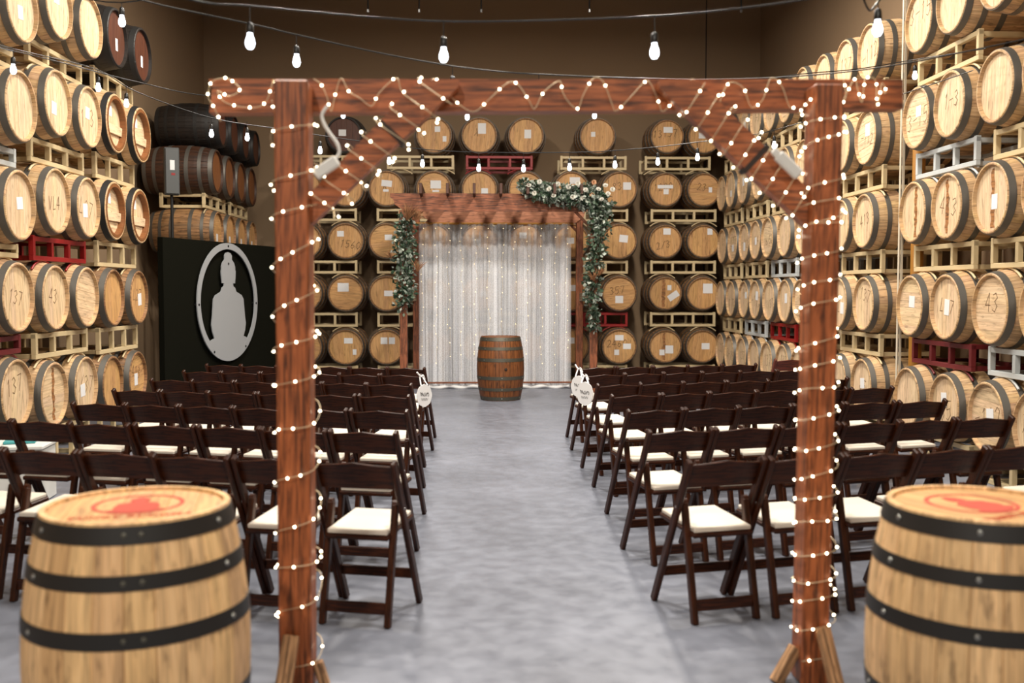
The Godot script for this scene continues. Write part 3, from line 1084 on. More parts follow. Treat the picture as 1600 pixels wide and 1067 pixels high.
func build_stacks() -> void:
	# the long wall of barrels beside the aisle: its column depths from the back corner, its tier heights
	var tiers := [0.57, 1.445, 2.325, 3.205, 4.10]
	var depths := [16.72, 16.02, 15.32, 14.62, 13.94, 13.26, 12.56, 11.88, 11.18, 10.5, 9.3, 8.6, 7.85, 7.15, 6.4]
	for c in depths.size():
		for k in 5:
			if c > 12 and k == 4 or c == 14 and k > 2:
				continue
			var o := rand_opt(0.42, 0.7)
			var jig := rng.randf_range(-0.025, 0.025)
			if c == 11 and k == 2: o = {"stain": 1, "ink": "413"}
			if c == 10 and k == 2: o = {"stain": 1, "stain_x": 0.03}
			if c == 12 and k == 2: o = {"paper": [[0.1, -0.1, 0.32, 0.42]], "stain": 1, "stain_x": 0.0}
			if c == 6 and k == 1: o = {"stain": 1}
			if c == 9: o.side = true
			barrel(Vector3(4.10 + jig, tiers[k], -depths[c]), -PI / 2.0, "pale", "right wall, %s tier, %s from back corner" % [ORD[k + 1], ORD[c + 1]], o)
	var bays := [[-16.37, 1.12], [-14.97, 1.12], [-13.6, 1.12], [-12.22, 1.12], [-10.84, 1.14], [-8.92, 1.16], [-7.48, 1.16]]
	var paints := {"0-4": "rack_cream", "5-1": "rack_maroon", "6-1": "rack_grey", "5-3": "rack_grey", "2-2": "rack_grey", "1-1": "rack_grey", "2-1": "rack_red", "3-2": "rack_grey"}
	for b in bays.size():
		for k in 5:
			if b == 6 and k == 4:
				continue
			var low: float = 0.0 if k == 0 else tiers[k - 1] + 0.325
			var high: float = tiers[k] - 0.318 - low
			rack(Vector3(4.22, low, bays[b][0]), -PI / 2.0, high, paints.get("%d-%d" % [b, k], "rack_cream"), "right wall, under %s tier, %s bay from back corner" % [ORD[k + 1], ORD[b + 1]], bays[b][1])
	# the stack at the left, each bay set a little differently
	var left := [
		{"x": -3.80, "z": [11.4, 10.62], "y": [0.60, 1.512, 2.42, 3.323, 4.2], "n": [1, 2]},
		{"x": -3.73, "z": [9.72, 9.0], "y": [0.665, 1.526, 2.38, 3.237, 4.08], "n": [3, 4]},
		{"x": -3.74, "z": [8.3, 7.58], "y": [0.74, 1.535, 2.284, 3.082, 3.88], "n": [5, 6]},
	]
	var left_paint := {"1-2": "rack_red", "2-1": "rack_maroon", "2-3": "rack_grey"}
	for b in left.size():
		var L: Dictionary = left[b]
		for k in 5:
			for j in 2:
				var o := rand_opt(0.6, 0.55)
				var kind := "pale"
				var lean := 0.03 * (k - 1)
				if b == 0 and (k == 2 or k == 3):
					o = {"bar": true, "paper": [[-0.1, 0.42, 0.24, 0.34]], "ink": ["139", "35", "133", "56"][j + 2 * (k - 2)], "iy": -0.05, "size": 0.08, "scale": 1.06}
				elif b == 0 and k == 4:
					kind = "black"
					o = {"paper": [[0.1, -0.2, 0.22, 0.42]], "scale": 1.04}
				elif b == 0:
					kind = "honey"
					o.scale = 1.04
				if b == 1 and k == 0 and j == 1:
					o = {"stain": 1, "stain_x": 0.02}
				barrel(Vector3(L.x + lean, L.y[k], -L.z[j]), PI / 2.0, kind, "left wall, %s tier, %s from sign wall" % [ORD[k + 1], ORD[L.n[j]]], o)
			var low: float = 0.0 if k == 0 else L.y[k - 1] + 0.325
			var high: float = L.y[k] - 0.318 - low
			rack(Vector3(L.x - 0.10, low, -(L.z[0] + L.z[1]) / 2.0), PI / 2.0, high, left_paint.get("%d-%d" % [b, k], "rack_cream"), "left wall, under %s tier, %s bay from sign wall" % [ORD[k + 1], ORD[b + 1]])
	# dark barrels farther along the left wall, over the black sign wall
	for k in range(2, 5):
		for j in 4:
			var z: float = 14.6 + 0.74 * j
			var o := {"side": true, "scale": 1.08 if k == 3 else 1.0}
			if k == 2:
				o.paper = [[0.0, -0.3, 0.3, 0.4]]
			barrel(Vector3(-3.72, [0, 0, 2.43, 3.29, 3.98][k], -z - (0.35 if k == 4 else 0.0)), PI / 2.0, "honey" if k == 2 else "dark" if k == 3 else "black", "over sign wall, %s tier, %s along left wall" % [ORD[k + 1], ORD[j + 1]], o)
	for k in range(2, 4):
		for b in 2:
			var low: float = 0.0 if k == 2 else [0, 0, 0, 2.76, 3.62][k]
			rack(Vector3(-3.86, low, -(14.97 + 1.48 * b)), PI / 2.0, 0.2 if k > 2 else 2.09, "rack_cream", "over sign wall, under %s tier, %s bay" % [ORD[k + 1], ORD[b + 1]])
	# the far wall behind the altar
	var xs := [475.0, 540.0, 604.0, 678.0, 749.0, 822.0, 893.0, 968.0, 1040.0, 1098.0]
	var ys := [544.0, 459.0, 379.0, 298.0]
	var spec := {
		"5-3": [[[0.2, 0.35, 0.3, 0.3], [0.6, -0.2, 0.2, 0.3]]], "5-4": [[[0.15, 0.4, 0.45, 0.6]], "X"], "5-5": [[[0.1, 0.1, 0.4, 0.5]]], "5-7": [[[-0.25, 0.1, 0.25, 0.28]]], "5-8": [[[0.05, 0.4, 0.55, 0.35]], "13157"],
		"4-2": [[[0.0, 0.3, 0.6, 0.35, -0.1], [-0.05, -0.1, 0.3, 0.15]], "X"], "4-3": [[[0.1, 0.25, 0.6, 0.45], [0.1, -0.12, 0.4, 0.12]], "X"], "4-4": [[[0.3, -0.2, 0.4, 0.5]]], "4-5": [[[0.1, -0.1, 0.4, 0.5]]],
		"4-6": [[[0.2, 0.5, 0.6, 0.4]]], "4-7": [[[0.45, 0.2, 0.45, 0.42]], "83"], "4-8": [[[0.0, 0.18, 0.95, 0.2], [0.05, -0.12, 0.32, 0.32]], "1280"], "4-9": [[[0.4, 0.0, 0.2, 0.3]], "23"],
		"3-1": [[[-0.3, 0.4, 0.4, 0.3]], "1560"], "3-2": [[[0.1, 0.2, 0.42, 0.3]]], "3-7": [[[0.25, 0.15, 0.5, 0.42, -0.1]]], "3-8": [[[0.1, 0.6, 0.45, 0.4]], "2/3"], "3-9": [[[0.4, 0.6, 0.3, 0.4]]],
		"2-1": [[[-0.15, 0.35, 0.62, 0.5]]], "2-2": [[[0.1, 0.0, 0.5, 0.3]]], "2-7": [[[0.0, -0.35, 0.45, 0.42]], "357"], "2-8": [[[0.25, 0.35, 0.24, 0.3], [0.5, -0.15, 0.7, 0.4, 0.6]], ""], "2-9": [[[0.3, 0.3, 0.6, 0.6]]],
		"1-1": [[[0.15, 0.35, 0.5, 0.3], [0.5, -0.3, 0.2, 0.3]]], "1-2": [[[-0.15, 0.35, 0.4, 0.4], [0.3, 0.35, 0.35, 0.4]]], "1-7": [[[0.0, 0.5, 0.5, 0.3], [0.45, 0.0, 0.45, 0.3], [-0.15, -0.35, 0.27, 0.32]], "2460"],
		"1-8": [[[0.25, -0.2, 0.5, 0.5], [-0.2, -0.38, 0.32, 0.35]]], "1-9": [[[0.2, 0.0, 0.5, 0.4]]],
	}
	var high_y := {1: 215.0, 3: 211.0, 4: 210.0, 5: 211.0, 7: 203.0, 8: 214.0, 9: 218.0}
	var high_x := {1: 537.0, 7: 934.0, 8: 1043.0, 9: 1104.0}
	var row_y := [0.62, 1.53, 2.42, 3.30, 4.20]
	for c in xs.size():
		for k in 5:
			if k == 4 and not high_y.has(c):
				continue
			var px: float = xs[c] if k < 4 else high_x.get(c, xs[c])
			var p := at(px, ys[k] if k < 4 else high_y[c], 17.0)
			p.y = row_y[k]
			if c == 9:
				p.x = 3.89
			var o := {"scale": 0.98 if c > 7 else 1.04}
			var sp: Array = spec.get("%d-%d" % [k + 1, c], [[[rng.randf_range(-0.2, 0.3), rng.randf_range(-0.2, 0.4), 0.42, 0.36]]])
			o.paper = sp[0]
			if sp.size() > 1 and sp[1]:
				o.ink = sp[1]; o.bold = true; o.size = 0.12; o.iy = 0.05 if k != 2 else -0.06; o.ix = 0.08 if c == 1 else -0.03
			if k == 1 and c == 8: o.stain = 1
			if k == 0 and c == 8:
				o.stain = 1; o.stain_x = -0.02
			barrel(p, 0.0, "black" if k == 4 and c == 1 else "honey", "back wall, %s tier, %s from right corner" % [ORD[k + 1], ORD[10 - c]], o)
	for b in 5:
		var mid := (at(xs[2 * b], 459.0, 17.0).x + at(xs[2 * b + 1], 459.0, 17.0).x) / 2.0
		if b == 0: mid -= 0.03
		for k in 5:
			var low: float = 0.0 if k == 0 else row_y[k - 1] + 0.338
			var high: float = row_y[k] - 0.328 - low
			var x := mid
			var paint := "rack_cream"
			if k == 4:
				x = [-2.45, -0.95, 0.39, 2.0, 3.45][b]
				if b == 2: paint = "rack_red"
			if b == 3 and k == 1:
				paint = "rack_red"
			rack(Vector3(x, low, -17.1), 0.0, high, paint, "back wall, under %s tier, %s bay from right corner" % [ORD[k + 1], ORD[5 - b]], 1.14)


func build_frame() -> void:
	# the timber entrance frame wound with fairy lights
	var zf := 3.97
	var l := at(464, 600, zf)
	var r := at(1276, 600, zf)
	var t := thing("timber_frame", "tall stained timber entrance frame with two posts, beam and knee braces", "wooden frame", Vector3((l.x + r.x) / 2.0, 0, -zf))
	var mid := t.position
	var lx := l.x - mid.x
	var rx := r.x - mid.x
	var top := at(460, 124, zf - 0.065).y
	part(t, "post", barred(Vector3(lx - 0.008, 0, 0), Vector3(lx + 0.0, top, 0), 0.13, 0.13, Vector3.RIGHT, 0.006), M.cedar)
	part(t, "post", barred(Vector3(rx - 0.012, 0, 0), Vector3(rx + 0.012, top, 0), 0.112, 0.13, Vector3.RIGHT, 0.006), M.cedar)
	var s := Shape.new()
	var outline := PackedVector2Array()
	for q in [[326, 123], [331, 142], [327, 176], [1411, 170], [1411, 124]]:
		var w := at(q[0], q[1], zf + 0.07) - mid
		outline.append(Vector2(w.x, w.y))
	prism(s, outline, Transform3D(Basis(), Vector3(0, 0, -0.158)), 0.088)
	part(t, "beam", s.mesh(), M.cedar)
	for k in [[[480, 306], [655, 125], [717, 125], [716, 136], [480, 356]], [[1090, 125], [1270, 302], [1270, 362], [1031, 138], [1030, 125]]]:
		s = Shape.new()
		outline = PackedVector2Array()
		for q in k:
			var w := at(q[0], q[1], zf - 0.01) - mid
			outline.append(Vector2(w.x, w.y))
		prism(s, outline, Transform3D(Basis(), Vector3(0, 0, -0.062)), 0.072)
		var o := part(t, "knee_brace", s.mesh(), M.cedar)
		var lead: bool = k[0][0] < 800
		var a: Vector3 = at(642, 186, zf) - mid if lead else at(1158, 193, zf) - mid
		var b: Vector3 = at(603, 228, zf) - mid if lead else at(1210, 243, zf) - mid
		var d := (b - a).normalized()
		var m := at(613, 208, zf) - mid if lead else at(1181, 248, zf) - mid
		m.z = -0.026
		part(o, "strap", barred(m - d * 0.011, m + d * 0.011, 0.128 if lead else 0.142, 0.076, Vector3(d.y, -d.x, 0), 0.002), M.strap)
	for f in [[lx - 0.02, 0.235, 0.07, lx - 0.045, 0.0, 0.17, 0.062], [rx - 0.07, 0.135, 0.0, rx - 0.16, 0.0, 0.03, 0.06], [rx + 0.015, 0.24, 0.07, rx + 0.05, 0.0, 0.17, 0.055], [lx, 0.22, -0.07, lx, 0.0, -0.2, 0.06], [rx, 0.22, -0.07, rx, 0.0, -0.2, 0.06], [lx + 0.07, 0.10, 0.0, lx + 0.10, 0.0, 0.0, 0.04]]:
		part(t, "foot_brace", barred(Vector3(f[0], f[1], f[2]), Vector3(f[3], f[4], f[5]), f[6], 0.04, Vector3.RIGHT if absf(f[2]) > 0.01 else Vector3.BACK, 0.004), M.cedar_pale)
	# lights wound round it
	var z := -zf
	fairy("warm fairy light string spiralling up the post left of the aisle", wound(l.x, z, 0.067, 0.1, 2.38, 0.19), 0.085)
	fairy("warm fairy light string wound densely up the post right of the aisle", wound(r.x, z, 0.062, 0.1, 2.0, 0.105), 0.075)
	fairy("cluster of fairy lights bunched high on the right post", wound(r.x + 0.008, z, 0.064, 1.86, 2.36, 0.12), 0.06)
	var beam := []
	for q in [[345, 190], [333, 165], [325, 150], [331, 128], [350, 122], [362, 126], [375, 140], [358, 150], [340, 142], [352, 160], [390, 168], [415, 160], [428, 124], [430, 150]]:
		beam.append(at(q[0], q[1], 4.02))
	fairy("loose coil of fairy lights on the beam end left of the post", beam, 0.05)
	var drape := []
	var x := 490.0
	var k := 0
	while x < 1255.0:
		var y: float = [123.0, 136.0, 160.0, 171.0, 150.0][k % 5] + rng.randf_range(-8, 8)
		drape.append(at(x, clampf(y, 122.0, 174.0), 4.02))
		x += rng.randf_range(6, 16) if x < 540 else rng.randf_range(5, 26)
		k += 1
	fairy("warm fairy light string zigzagging along the overhead beam", drape, 0.105)
	var tail := []
	for q in [[1318, 125], [1322, 150], [1316, 160], [1335, 124], [1340, 140], [1347, 160], [1352, 124], [1368, 126], [1370, 168], [1378, 130], [1384, 145], [1376, 142]]:
		tail.append(at(q[0], q[1], 4.02))
	fairy("short fairy light tail on the beam end right of the post", tail, 0.055)
	for e in [[Vector2(692, 135), Vector2(492, 325), "left"], [Vector2(1075, 145), Vector2(1262, 325), "right"]]:
		var pts := []
		var n := 9
		var ax: Vector2 = (e[1] - e[0])
		var o := Vector2(-ax.y, ax.x).normalized()
		for i in n:
			var f := (i + 0.5) / n
			var c: Vector2 = e[0] + ax * f
			for sd in [-1.0, 1.0]:
				var q: Vector2 = c + o * sd * 30.0 + ax.normalized() * sd * 6.0
				pts.append(at(q.x, q.y, 3.94))
			var q2: Vector2 = c + o * 28.0
			pts.append(at(q2.x, q2.y, 4.05))
			q2 = c - o * 28.0 + ax / n
			pts.append(at(q2.x, q2.y, 4.05))
		fairy("fairy light string wound round the %s knee brace" % e[2], pts, 0.1, 0.0048, null, 3)


func build_altar() -> void:
	# pergola arch
	var zf := 15.4
	var zr := 16.25
	var fl := at(631, 560, zf)
	var fr := at(927, 560, zf)
	var rl := at(651, 500, zr)
	var rr := at(905, 500, zr)
	var top := at(770, 303, zf).y
	var low := at(770, 331, zf).y
	var t := thing("altar_pergola", "reddish timber pergola arch with open rafters framing the lace curtain", "pergola", Vector3((fl.x + fr.x) / 2.0, 0, -zf))
	var o := t.position
	for p in [fl, fr, rl, rr]:
		part(t, "post", barred(Vector3(p.x, 0, p.z) - o, Vector3(p.x, low + 0.02, p.z) - o, 0.115, 0.115, Vector3.RIGHT, 0.006), M.redwood)
	var low_r := at(770, 349.5, zr).y
	for e in [[zf - 0.075, fl.x - 0.19, fr.x + 0.06, 0.0], [zr - 0.08, at(655, 340, zr).x, at(918, 340, zr).x, low_r - low]]:
		var s := Shape.new()
		var h := top - low
		var a: float = e[1] - o.x
		var b: float = e[2] - o.x
		var top0 := top
		top = top0 + e[3]
		var low0 := low
		low = low0 + e[3]
		prism(s, PackedVector2Array([Vector2(a, top), Vector2(a, top - h * 0.22), Vector2(a + 0.05, top - h * 0.35), Vector2(a + 0.07, top - h * 0.62), Vector2(a + 0.16, top - h * 0.85), Vector2(a + 0.22, low),
			Vector2(b - 0.22, low), Vector2(b - 0.16, top - h * 0.85), Vector2(b - 0.07, top - h * 0.62), Vector2(b - 0.05, top - h * 0.35), Vector2(b, top - h * 0.22), Vector2(b, top)]), Transform3D(Basis(), Vector3(0, 0, -e[0] - o.z - 0.045)), 0.045)
		top = top0
		low = low0
		part(t, "header_beam", s.mesh(), M.redwood if e[3] == 0.0 else M.redwood_pale)
	for k in 7:
		var x: float = at(659.0 + 41.0 * k, 290, zf).x - o.x
		part(t, "rafter", barred(Vector3(x, top + 0.05, 0.36), Vector3(x, top - 0.02, -1.15), 0.045, 0.16, Vector3.RIGHT, 0.004), M.rafter)
	for p in [[fl, rl], [fr, rr]]:
		var y := at(650, 463, zf).y
		part(t, "side_rail", barred(Vector3(p[0].x, y, p[0].z + 0.05) - o, Vector3(p[1].x, y - 0.02, p[1].z - 0.05) - o, 0.04, 0.13, Vector3.RIGHT, 0.004), M.grey_wood)
		for q in p:
			var d := 1.0 if q.x < 0.5 else -1.0
			part(t, "knee_brace", barred(Vector3(q.x + d * 0.03, low - 0.26, q.z) - o, Vector3(q.x + d * 0.3, low + 0.02, q.z) - o, 0.06, 0.04, Vector3.BACK, 0.004), M.redwood)
	# lace curtain on its own rod
	var zc := 16.1
	var l := at(656, 352, zc)
	var r := at(890, 352, zc)
	var c := thing("lace_curtain", "sheer white lace curtain hanging in folds behind the altar barrel", "curtain", Vector3((l.x + r.x) / 2.0, 0, -zc))
	var rod := Shape.new()
	tube(rod, [Vector3(l.x - 0.06, l.y + 0.03, 0) - Vector3(c.position.x, 0, 0), Vector3(r.x + 0.06, l.y + 0.03, 0) - Vector3(c.position.x, 0, 0)], 0.018, 10)
	part(c, "rod", rod.mesh(), M.ochre)
	part(c, "bottom_bar", barred(Vector3(-1.26, 0.10, 0.12), Vector3(1.26, 0.10, 0.12), 0.028, 0.028, Vector3.BACK), M.redwood)
	var wide := r.x - l.x
	for k in 5:
		var s := Shape.new()
		var x0 := -wide / 2.0 + wide * k / 5.0 - 0.02
		var w := wide / 5.0 + 0.04
		var cols := 60
		var rowsn := 26
		var first := s.v.size()
		var ph := rng.randf() * 6.0
		for j in rowsn + 1:
			var v := float(j) / rowsn
			var y := lerpf(l.y + 0.03, 0.03, v)
			for i in cols + 1:
				var u := float(i) / cols
				var fold := sin(u * 30.0 + ph + sin(v * 2.0 + k) * 0.5) * 0.55 + sin(u * 71.0 + ph * 2.0 + v) * 0.3 + sin(u * 13.0 - ph) * 0.5
				var x := x0 + w * (u + (0.04 * sin(u * 9.0 + k) * v)) 
				var z := fold * (0.026 + 0.026 * v) + (0.05 * v * v if k % 2 else 0.02)
				var edge := minf(u, 1.0 - u)
				var band := smoothstep(0.045, 0.14, v + 0.025 * sin(u * 30.0 + ph))
				var al := lerpf(0.32, 1.0, band) * lerpf(0.55, 1.0, smoothstep(0.0, 0.16, edge)) * (0.86 + 0.14 * sin(u * 13.0 + ph))
				s.tint = Color(1, 1, 1, clampf(al, 0.0, 1.0))
				s.vert(Vector3(x, y, z), Vector3.BACK, Vector2(u * 0.47 + k * 0.31, v * 2.6))
		for j in rowsn:
			for i in cols:
				var a := first + j * (cols + 1) + i
				var b := a + cols + 1
				s.face(a, b, b + 1)
				s.face(a, b + 1, a + 1)
		for j in rowsn + 1:
			for i in cols + 1:
				var a := first + j * (cols + 1) + i
				var du: Vector3 = s.v[a + (1 if i < cols else 0)] - s.v[a - (1 if i > 0 else 0)]
				var dv: Vector3 = s.v[a - (cols + 1 if j > 0 else 0)] - s.v[a + (cols + 1 if j < rowsn else 0)]
				s.n[a] = du.cross(dv).normalized()
		part(c, "lace_panel", s.mesh(), M.lace)
	var hem := Shape.new()
	var pts := []
	for i in 60:
		var u := i / 59.0
		pts.append(Vector3(lerpf(-wide / 2.0, wide / 2.0, u), 0.03 + 0.012 * sin(u * 40.0), 0.09 + 0.025 * sin(u * 57.0)))
	tube(hem, pts, 0.03, 7)
	part(c, "puddled_hem", hem.mesh(), M.ribbon)
	# curtain lights
	for k in 12:
		var pts2 := []
		var x := lerpf(l.x + 0.04, r.x - 0.04, k / 11.0)
		for j in 12:
			pts2.append(Vector3(x + rng.randf_range(-0.035, 0.035), lerpf(l.y + 0.02, 0.25 + rng.randf_range(0, 0.4), j / 11.0), -zc + 0.13))
		fairy("strand of fairy lights down the lace curtain, %s from its left edge" % ORD[k + 1], pts2, 0.19, 0.0055, M.fairy_small, 2)
	# greenery
	var g := thing("leaf_garland", "green leaf garland with dried plumes on the pergola post left of the curtain", "garland", at(632, 400, 15.27), 0.0, "altar garlands")
	var base := g.position
	var s1 := Shape.new()
	var path := []
	for q in [[632, 338], [634, 370], [632, 400], [634, 435], [630, 478]]:
		path.append(at(q[0], q[1], 15.27) - base)
	leaves(s1, path, [0.12, 0.2, 0.21, 0.2, 0.13], 900)
	tag(part(g, "foliage", s1.mesh(), M.leaf), "", "", "", "stuff")
	for q in [[636, 345, 0.34, 70, 0.35], [612, 405, 0.2, 25, -0.6], [652, 425, 0.24, 30, 0.3], [648, 345, 0.26, 40, 0.8]]:
		tag(part(g, "dried_plume", plume_mesh(int(q[0]), q[2], q[3]), M.plume, oriented(at(q[0], q[1], 15.15) - base, Vector3(q[4] * 0.7, 1, 0.2))), "", "", "", "stuff")
	var h := thing("leaf_garland", "green and white garland over the pergola beam and down the right post", "garland", at(932, 330, 15.25), 0.0, "altar garlands")
	base = h.position
	var s2 := Shape.new()
	path = []
	for q in [[818, 290], [845, 300], [880, 305], [915, 305], [937, 318], [938, 350], [932, 390], [925, 430], [925, 470], [930, 515]]:
		path.append(at(q[0], q[1], 15.22) - base)
	leaves(s2, path, [0.1, 0.16, 0.19, 0.22, 0.23, 0.2, 0.17, 0.15, 0.13, 0.07], 1700, 0.16)
	leaves(s2, path.slice(0, 6), [0.12, 0.18, 0.20, 0.21, 0.20, 0.14], 1500, 0.62)
	tag(part(h, "foliage", s2.mesh(), M.leaf), "", "", "", "stuff")
	var fm := [flower_mesh(1), flower_mesh(2), flower_mesh(3)]
	var spots := [[826, 290], [843, 284], [858, 296], [872, 288], [888, 292], [903, 287], [915, 297], [928, 285], [935, 296], [946, 290], [950, 303], [925, 305], [865, 306], [835, 302], [895, 308], [940, 312], [957, 296], [910, 310]]
	for i in spots.size():
		var q: Array = spots[i]
		part(h, "flower", fm[i % 3], M.peach if i in [7, 11] else M.petal, oriented(at(q[0], q[1], 15.05) - base, Vector3(rng.randf_range(-0.5, 0.5), rng.randf_range(0.1, 0.9), 1.0)))
	for q in [[928, 420, 0.22, 40, -0.2], [935, 412, 0.2, 30, 0.5]]:
		tag(part(h, "dried_plume", plume_mesh(int(q[0]), q[2], q[3]), M.plume, oriented(at(q[0], q[1] + 20, 15.1) - base, Vector3(q[4], 1, 0.3))), "", "", "", "stuff")
	standing_barrel(Vector3(0.345, 0, -14.45), 0.2, "weathered brown upright barrel on the floor in front of lace curtain", "brown_body", "brown", "hoop_grey", 5, false)
	var q := at(214, 789, 3.18)
	standing_barrel(Vector3(q.x, 0, q.z), 0.2, "upright oak barrel with red emblem lid standing left of the aisle", "fresh_body", "honey", "hoop_dark", 8, true)
	q = at(1533, 797, 3.1)
	standing_barrel(Vector3(q.x, 0, q.z), 0.5, "upright oak barrel with red emblem lid standing right of the aisle", "fresh_body", "honey", "hoop_dark", 14, true)


func build_chairs() -> void:
	var right := [[0.914, 5.02], [0.895, 6.05], [0.922, 7.02], [0.939, 7.99], [0.935, 8.85], [0.942, 9.83], [0.975, 10.68]]
	var left := [[-0.293, 5.045], [-0.364, 6.066], [-0.376, 7.045], [-0.43, 7.98], [-0.47, 8.92], [-0.443, 9.84], [-0.45, 10.7]]
	for side in 2:
		var rows: Array = right if side == 0 else left
		var sg := 1.0 if side == 0 else -1.0
		for r in rows.size():
			var n := 5 if side == 0 and r == 6 else 7 if side == 1 and r == 1 else 6
			for k in n:
				var phi := deg_to_rad(13.6 * sg) + (0.0 if k == 0 else rng.randf_range(-0.035, 0.035))
				var b := Basis(Vector3.UP, deg_to_rad(13.6 * sg))
				var step := 0.422 if r < 4 else 0.412
				var foot := Vector3(rows[r][0], 0, -rows[r][1])
				var c := foot - b * Vector3(-0.1975 * sg, 0, -0.235) + b * Vector3(sg * step * k, 0, rng.randf_range(-0.02, 0.02))
				chair(c, phi, "dark wooden folding chair, %s of aisle, %s row from altar, %s seat from aisle" % ["right" if side == 0 else "left", ORD[7 - r], ORD[k + 1]], "folding chairs %s of the aisle" % ["right" if side == 0 else "left"])
	var p := at(1226, 590, 11.6)
	chair(Vector3(p.x, 0, p.z), 0.15, "lone reddish brown folding chair beyond the back row by right barrels", "", M.chair_red)
	# hanging discs on the aisle chairs
	for d in [[663, 618, 9.36, 0.215, "white scalloped disc sign hanging by ribbon from chair left of aisle", 0.75, Vector3(-0.535, 0.775, -9.42)], [904, 604, 10.15, 0.225, "white scalloped disc sign hanging on chair right of aisle, farther of two", -0.75, Vector3(1.066, 0.775, -10.25)], [914, 615, 9.28, 0.225, "white scalloped disc sign hanging on chair right of aisle, nearer of two", -0.75, Vector3(1.033, 0.775, -9.40)]]:
		var c := at(d[0], d[1], d[2])
		var s := thing("hanging_sign", d[4], "sign", c, d[5], "aisle disc signs")
		var hook: Vector3 = s.transform.affine_inverse() * (d[6] as Vector3) + Vector3(0, 0, 0.012)
		var o := PackedVector2Array()
		for i in 48:
			var a := TAU * i / 48.0
			var rr: float = d[3] / 2.0 * (0.96 + 0.04 * absf(cos(a * 4.0)))
			o.append(Vector2(cos(a) * rr * 0.86, sin(a) * rr))
		var disc := Shape.new()
		prism(disc, o, Transform3D(Basis(), Vector3(0, 0, -0.004)), 0.008)
		part(s, "disc", disc.mesh(), M.ribbon)
		var w := Shape.new()
		var pts := []
		for i in 40:
			var u := i / 39.0
			pts.append(Vector3(-0.055 + 0.11 * u + 0.012 * sin(u * 31.0), 0.018 + 0.017 * cos(u * 38.0) - 0.012 * u, 0.0055))
		tube(w, pts, 0.0016, 4)
		pts = []
		for i in 24:
			var u := i / 23.0
			pts.append(Vector3(-0.04 + 0.08 * u, -0.035 + 0.012 * cos(u * 25.0), 0.0055))
		tube(w, pts, 0.0014, 4)
		part(s, "script_writing", w.mesh(), M.ink)
		for sx in [-1.0, 1.0]:
			var rb := Shape.new()
			bar(rb, Vector3(sx * 0.04, d[3] * 0.45, 0), hook + Vector3(sx * 0.016, 0, 0), 0.014, 0.002, Vector3.RIGHT, 0.0005)
			part(s, "ribbon", rb.mesh(), M.ribbon)
		var knot := Shape.new()
		tube(knot, smooth([hook + Vector3(-0.05, 0.045, 0), hook + Vector3(-0.02, 0.012, 0.004), hook, hook + Vector3(0.022, 0.012, 0.004), hook + Vector3(0.045, -0.03, 0)], 4), 0.008, 6)
		part(s, "ribbon_bow", knot.mesh(), M.ribbon)


func build_sign_wall() -> void:
	var ang := deg_to_rad(15.6)
	var a := at(255, 400, 12.45)
	a.y = 0.0
	var dir := Vector3(sin(ang), 0, -cos(ang))
	var out := Vector3(cos(ang), 0, sin(ang))
	var top := at(255, 370, 12.45).y
	var s := Shape.new()
	cbox(s, Transform3D(Basis(dir, Vector3.UP, dir.cross(Vector3.UP)), a + dir * 1.75 - out * 0.04 + Vector3(0, top / 2.0, 0)), Vector3(3.5, top, 0.08), 0.004)
	struct("wall_partition", s.mesh(), M.black_wall, Vector3.ZERO, "black freestanding wall panel that carries the round emblem sign")
	# the emblem, cut from sheet and standing off the panel
	var c := at(353, 472, 13.86)
	var on := a + dir * (c - a).dot(dir)
	on.y = c.y
	var t := thing("round_sign", "large pale grey round emblem sign with seated figure on black wall", "sign", on, 0.0)
	t.basis = Basis(dir, Vector3.UP, dir.cross(Vector3.UP))
	if t.basis.z.dot(out) < 0.0:
		t.basis = Basis(-dir, Vector3.UP, (-dir).cross(Vector3.UP))
	var r := 0.81
	var ring := Shape.new()
	lathe(ring, [Vector2(r * 0.895, 0.045), Vector2(r, 0.045), Vector2(r, 0.06), Vector2(r * 0.895, 0.06), Vector2(r * 0.895, 0.045)], 96, Transform3D(Basis(Vector3.RIGHT, PI / 2.0), Vector3.ZERO))
	part(t, "ring", ring.mesh(), M.sign)
	var f := Shape.new()
	prism(f, buddha(r), Transform3D(Basis(), Vector3(0, 0, 0.046)), 0.013)
	part(t, "figure", f.mesh(), M.sign)
	var bolt := Shape.new()
	lathe(bolt, [Vector2(0.017, 0), Vector2(0.017, 0.063), Vector2(0.012, 0.067), Vector2(0, 0.067)], 12, Transform3D(Basis(Vector3.RIGHT, PI / 2.0), Vector3.ZERO))
	var bm := bolt.mesh()
	for q in [[0.0, 0.947], [-0.947, -0.03], [0.947, -0.03], [0.0, 0.65], [-0.5, -0.82], [0.55, -0.78]]:
		part(t, "bolt", bm, M.dark, Transform3D(Basis(), Vector3(q[0] * r, q[1] * r, 0)))
	# grey cabinet on the wall beyond the stack
	var e := at(268, 268, 13.6)
	var box := thing("electrical_cabinet", "grey metal electrical cabinet with a warning label, above the sign wall", "electrical box", e, 0.45)
	part(box, "door", boxed(Vector3(0.17, 0.6, 0.02), 0.006), M.panel_box, Transform3D(Basis(), Vector3(0, 0, 0.06)))
	part(box, "case", boxed(Vector3(0.19, 0.63, 0.10), 0.008), M.panel_box)
	part(box, "warning_label", boxed(Vector3(0.06, 0.13, 0.002), 0.0004), M.paper, Transform3D(Basis(), Vector3(0, 0.08, 0.071)))
	part(box, "label_stripe", boxed(Vector3(0.05, 0.03, 0.002), 0.0004), M.rack_red, Transform3D(Basis(), Vector3(0.01, -0.04, 0.071)))
	var st := Shape.new()
	tube(st, [Vector3(0, -0.31, -0.02), Vector3(0, -e.y + 0.01, -0.02)], 0.02, 8)
	part(box, "stand", st.mesh(), M.dark)


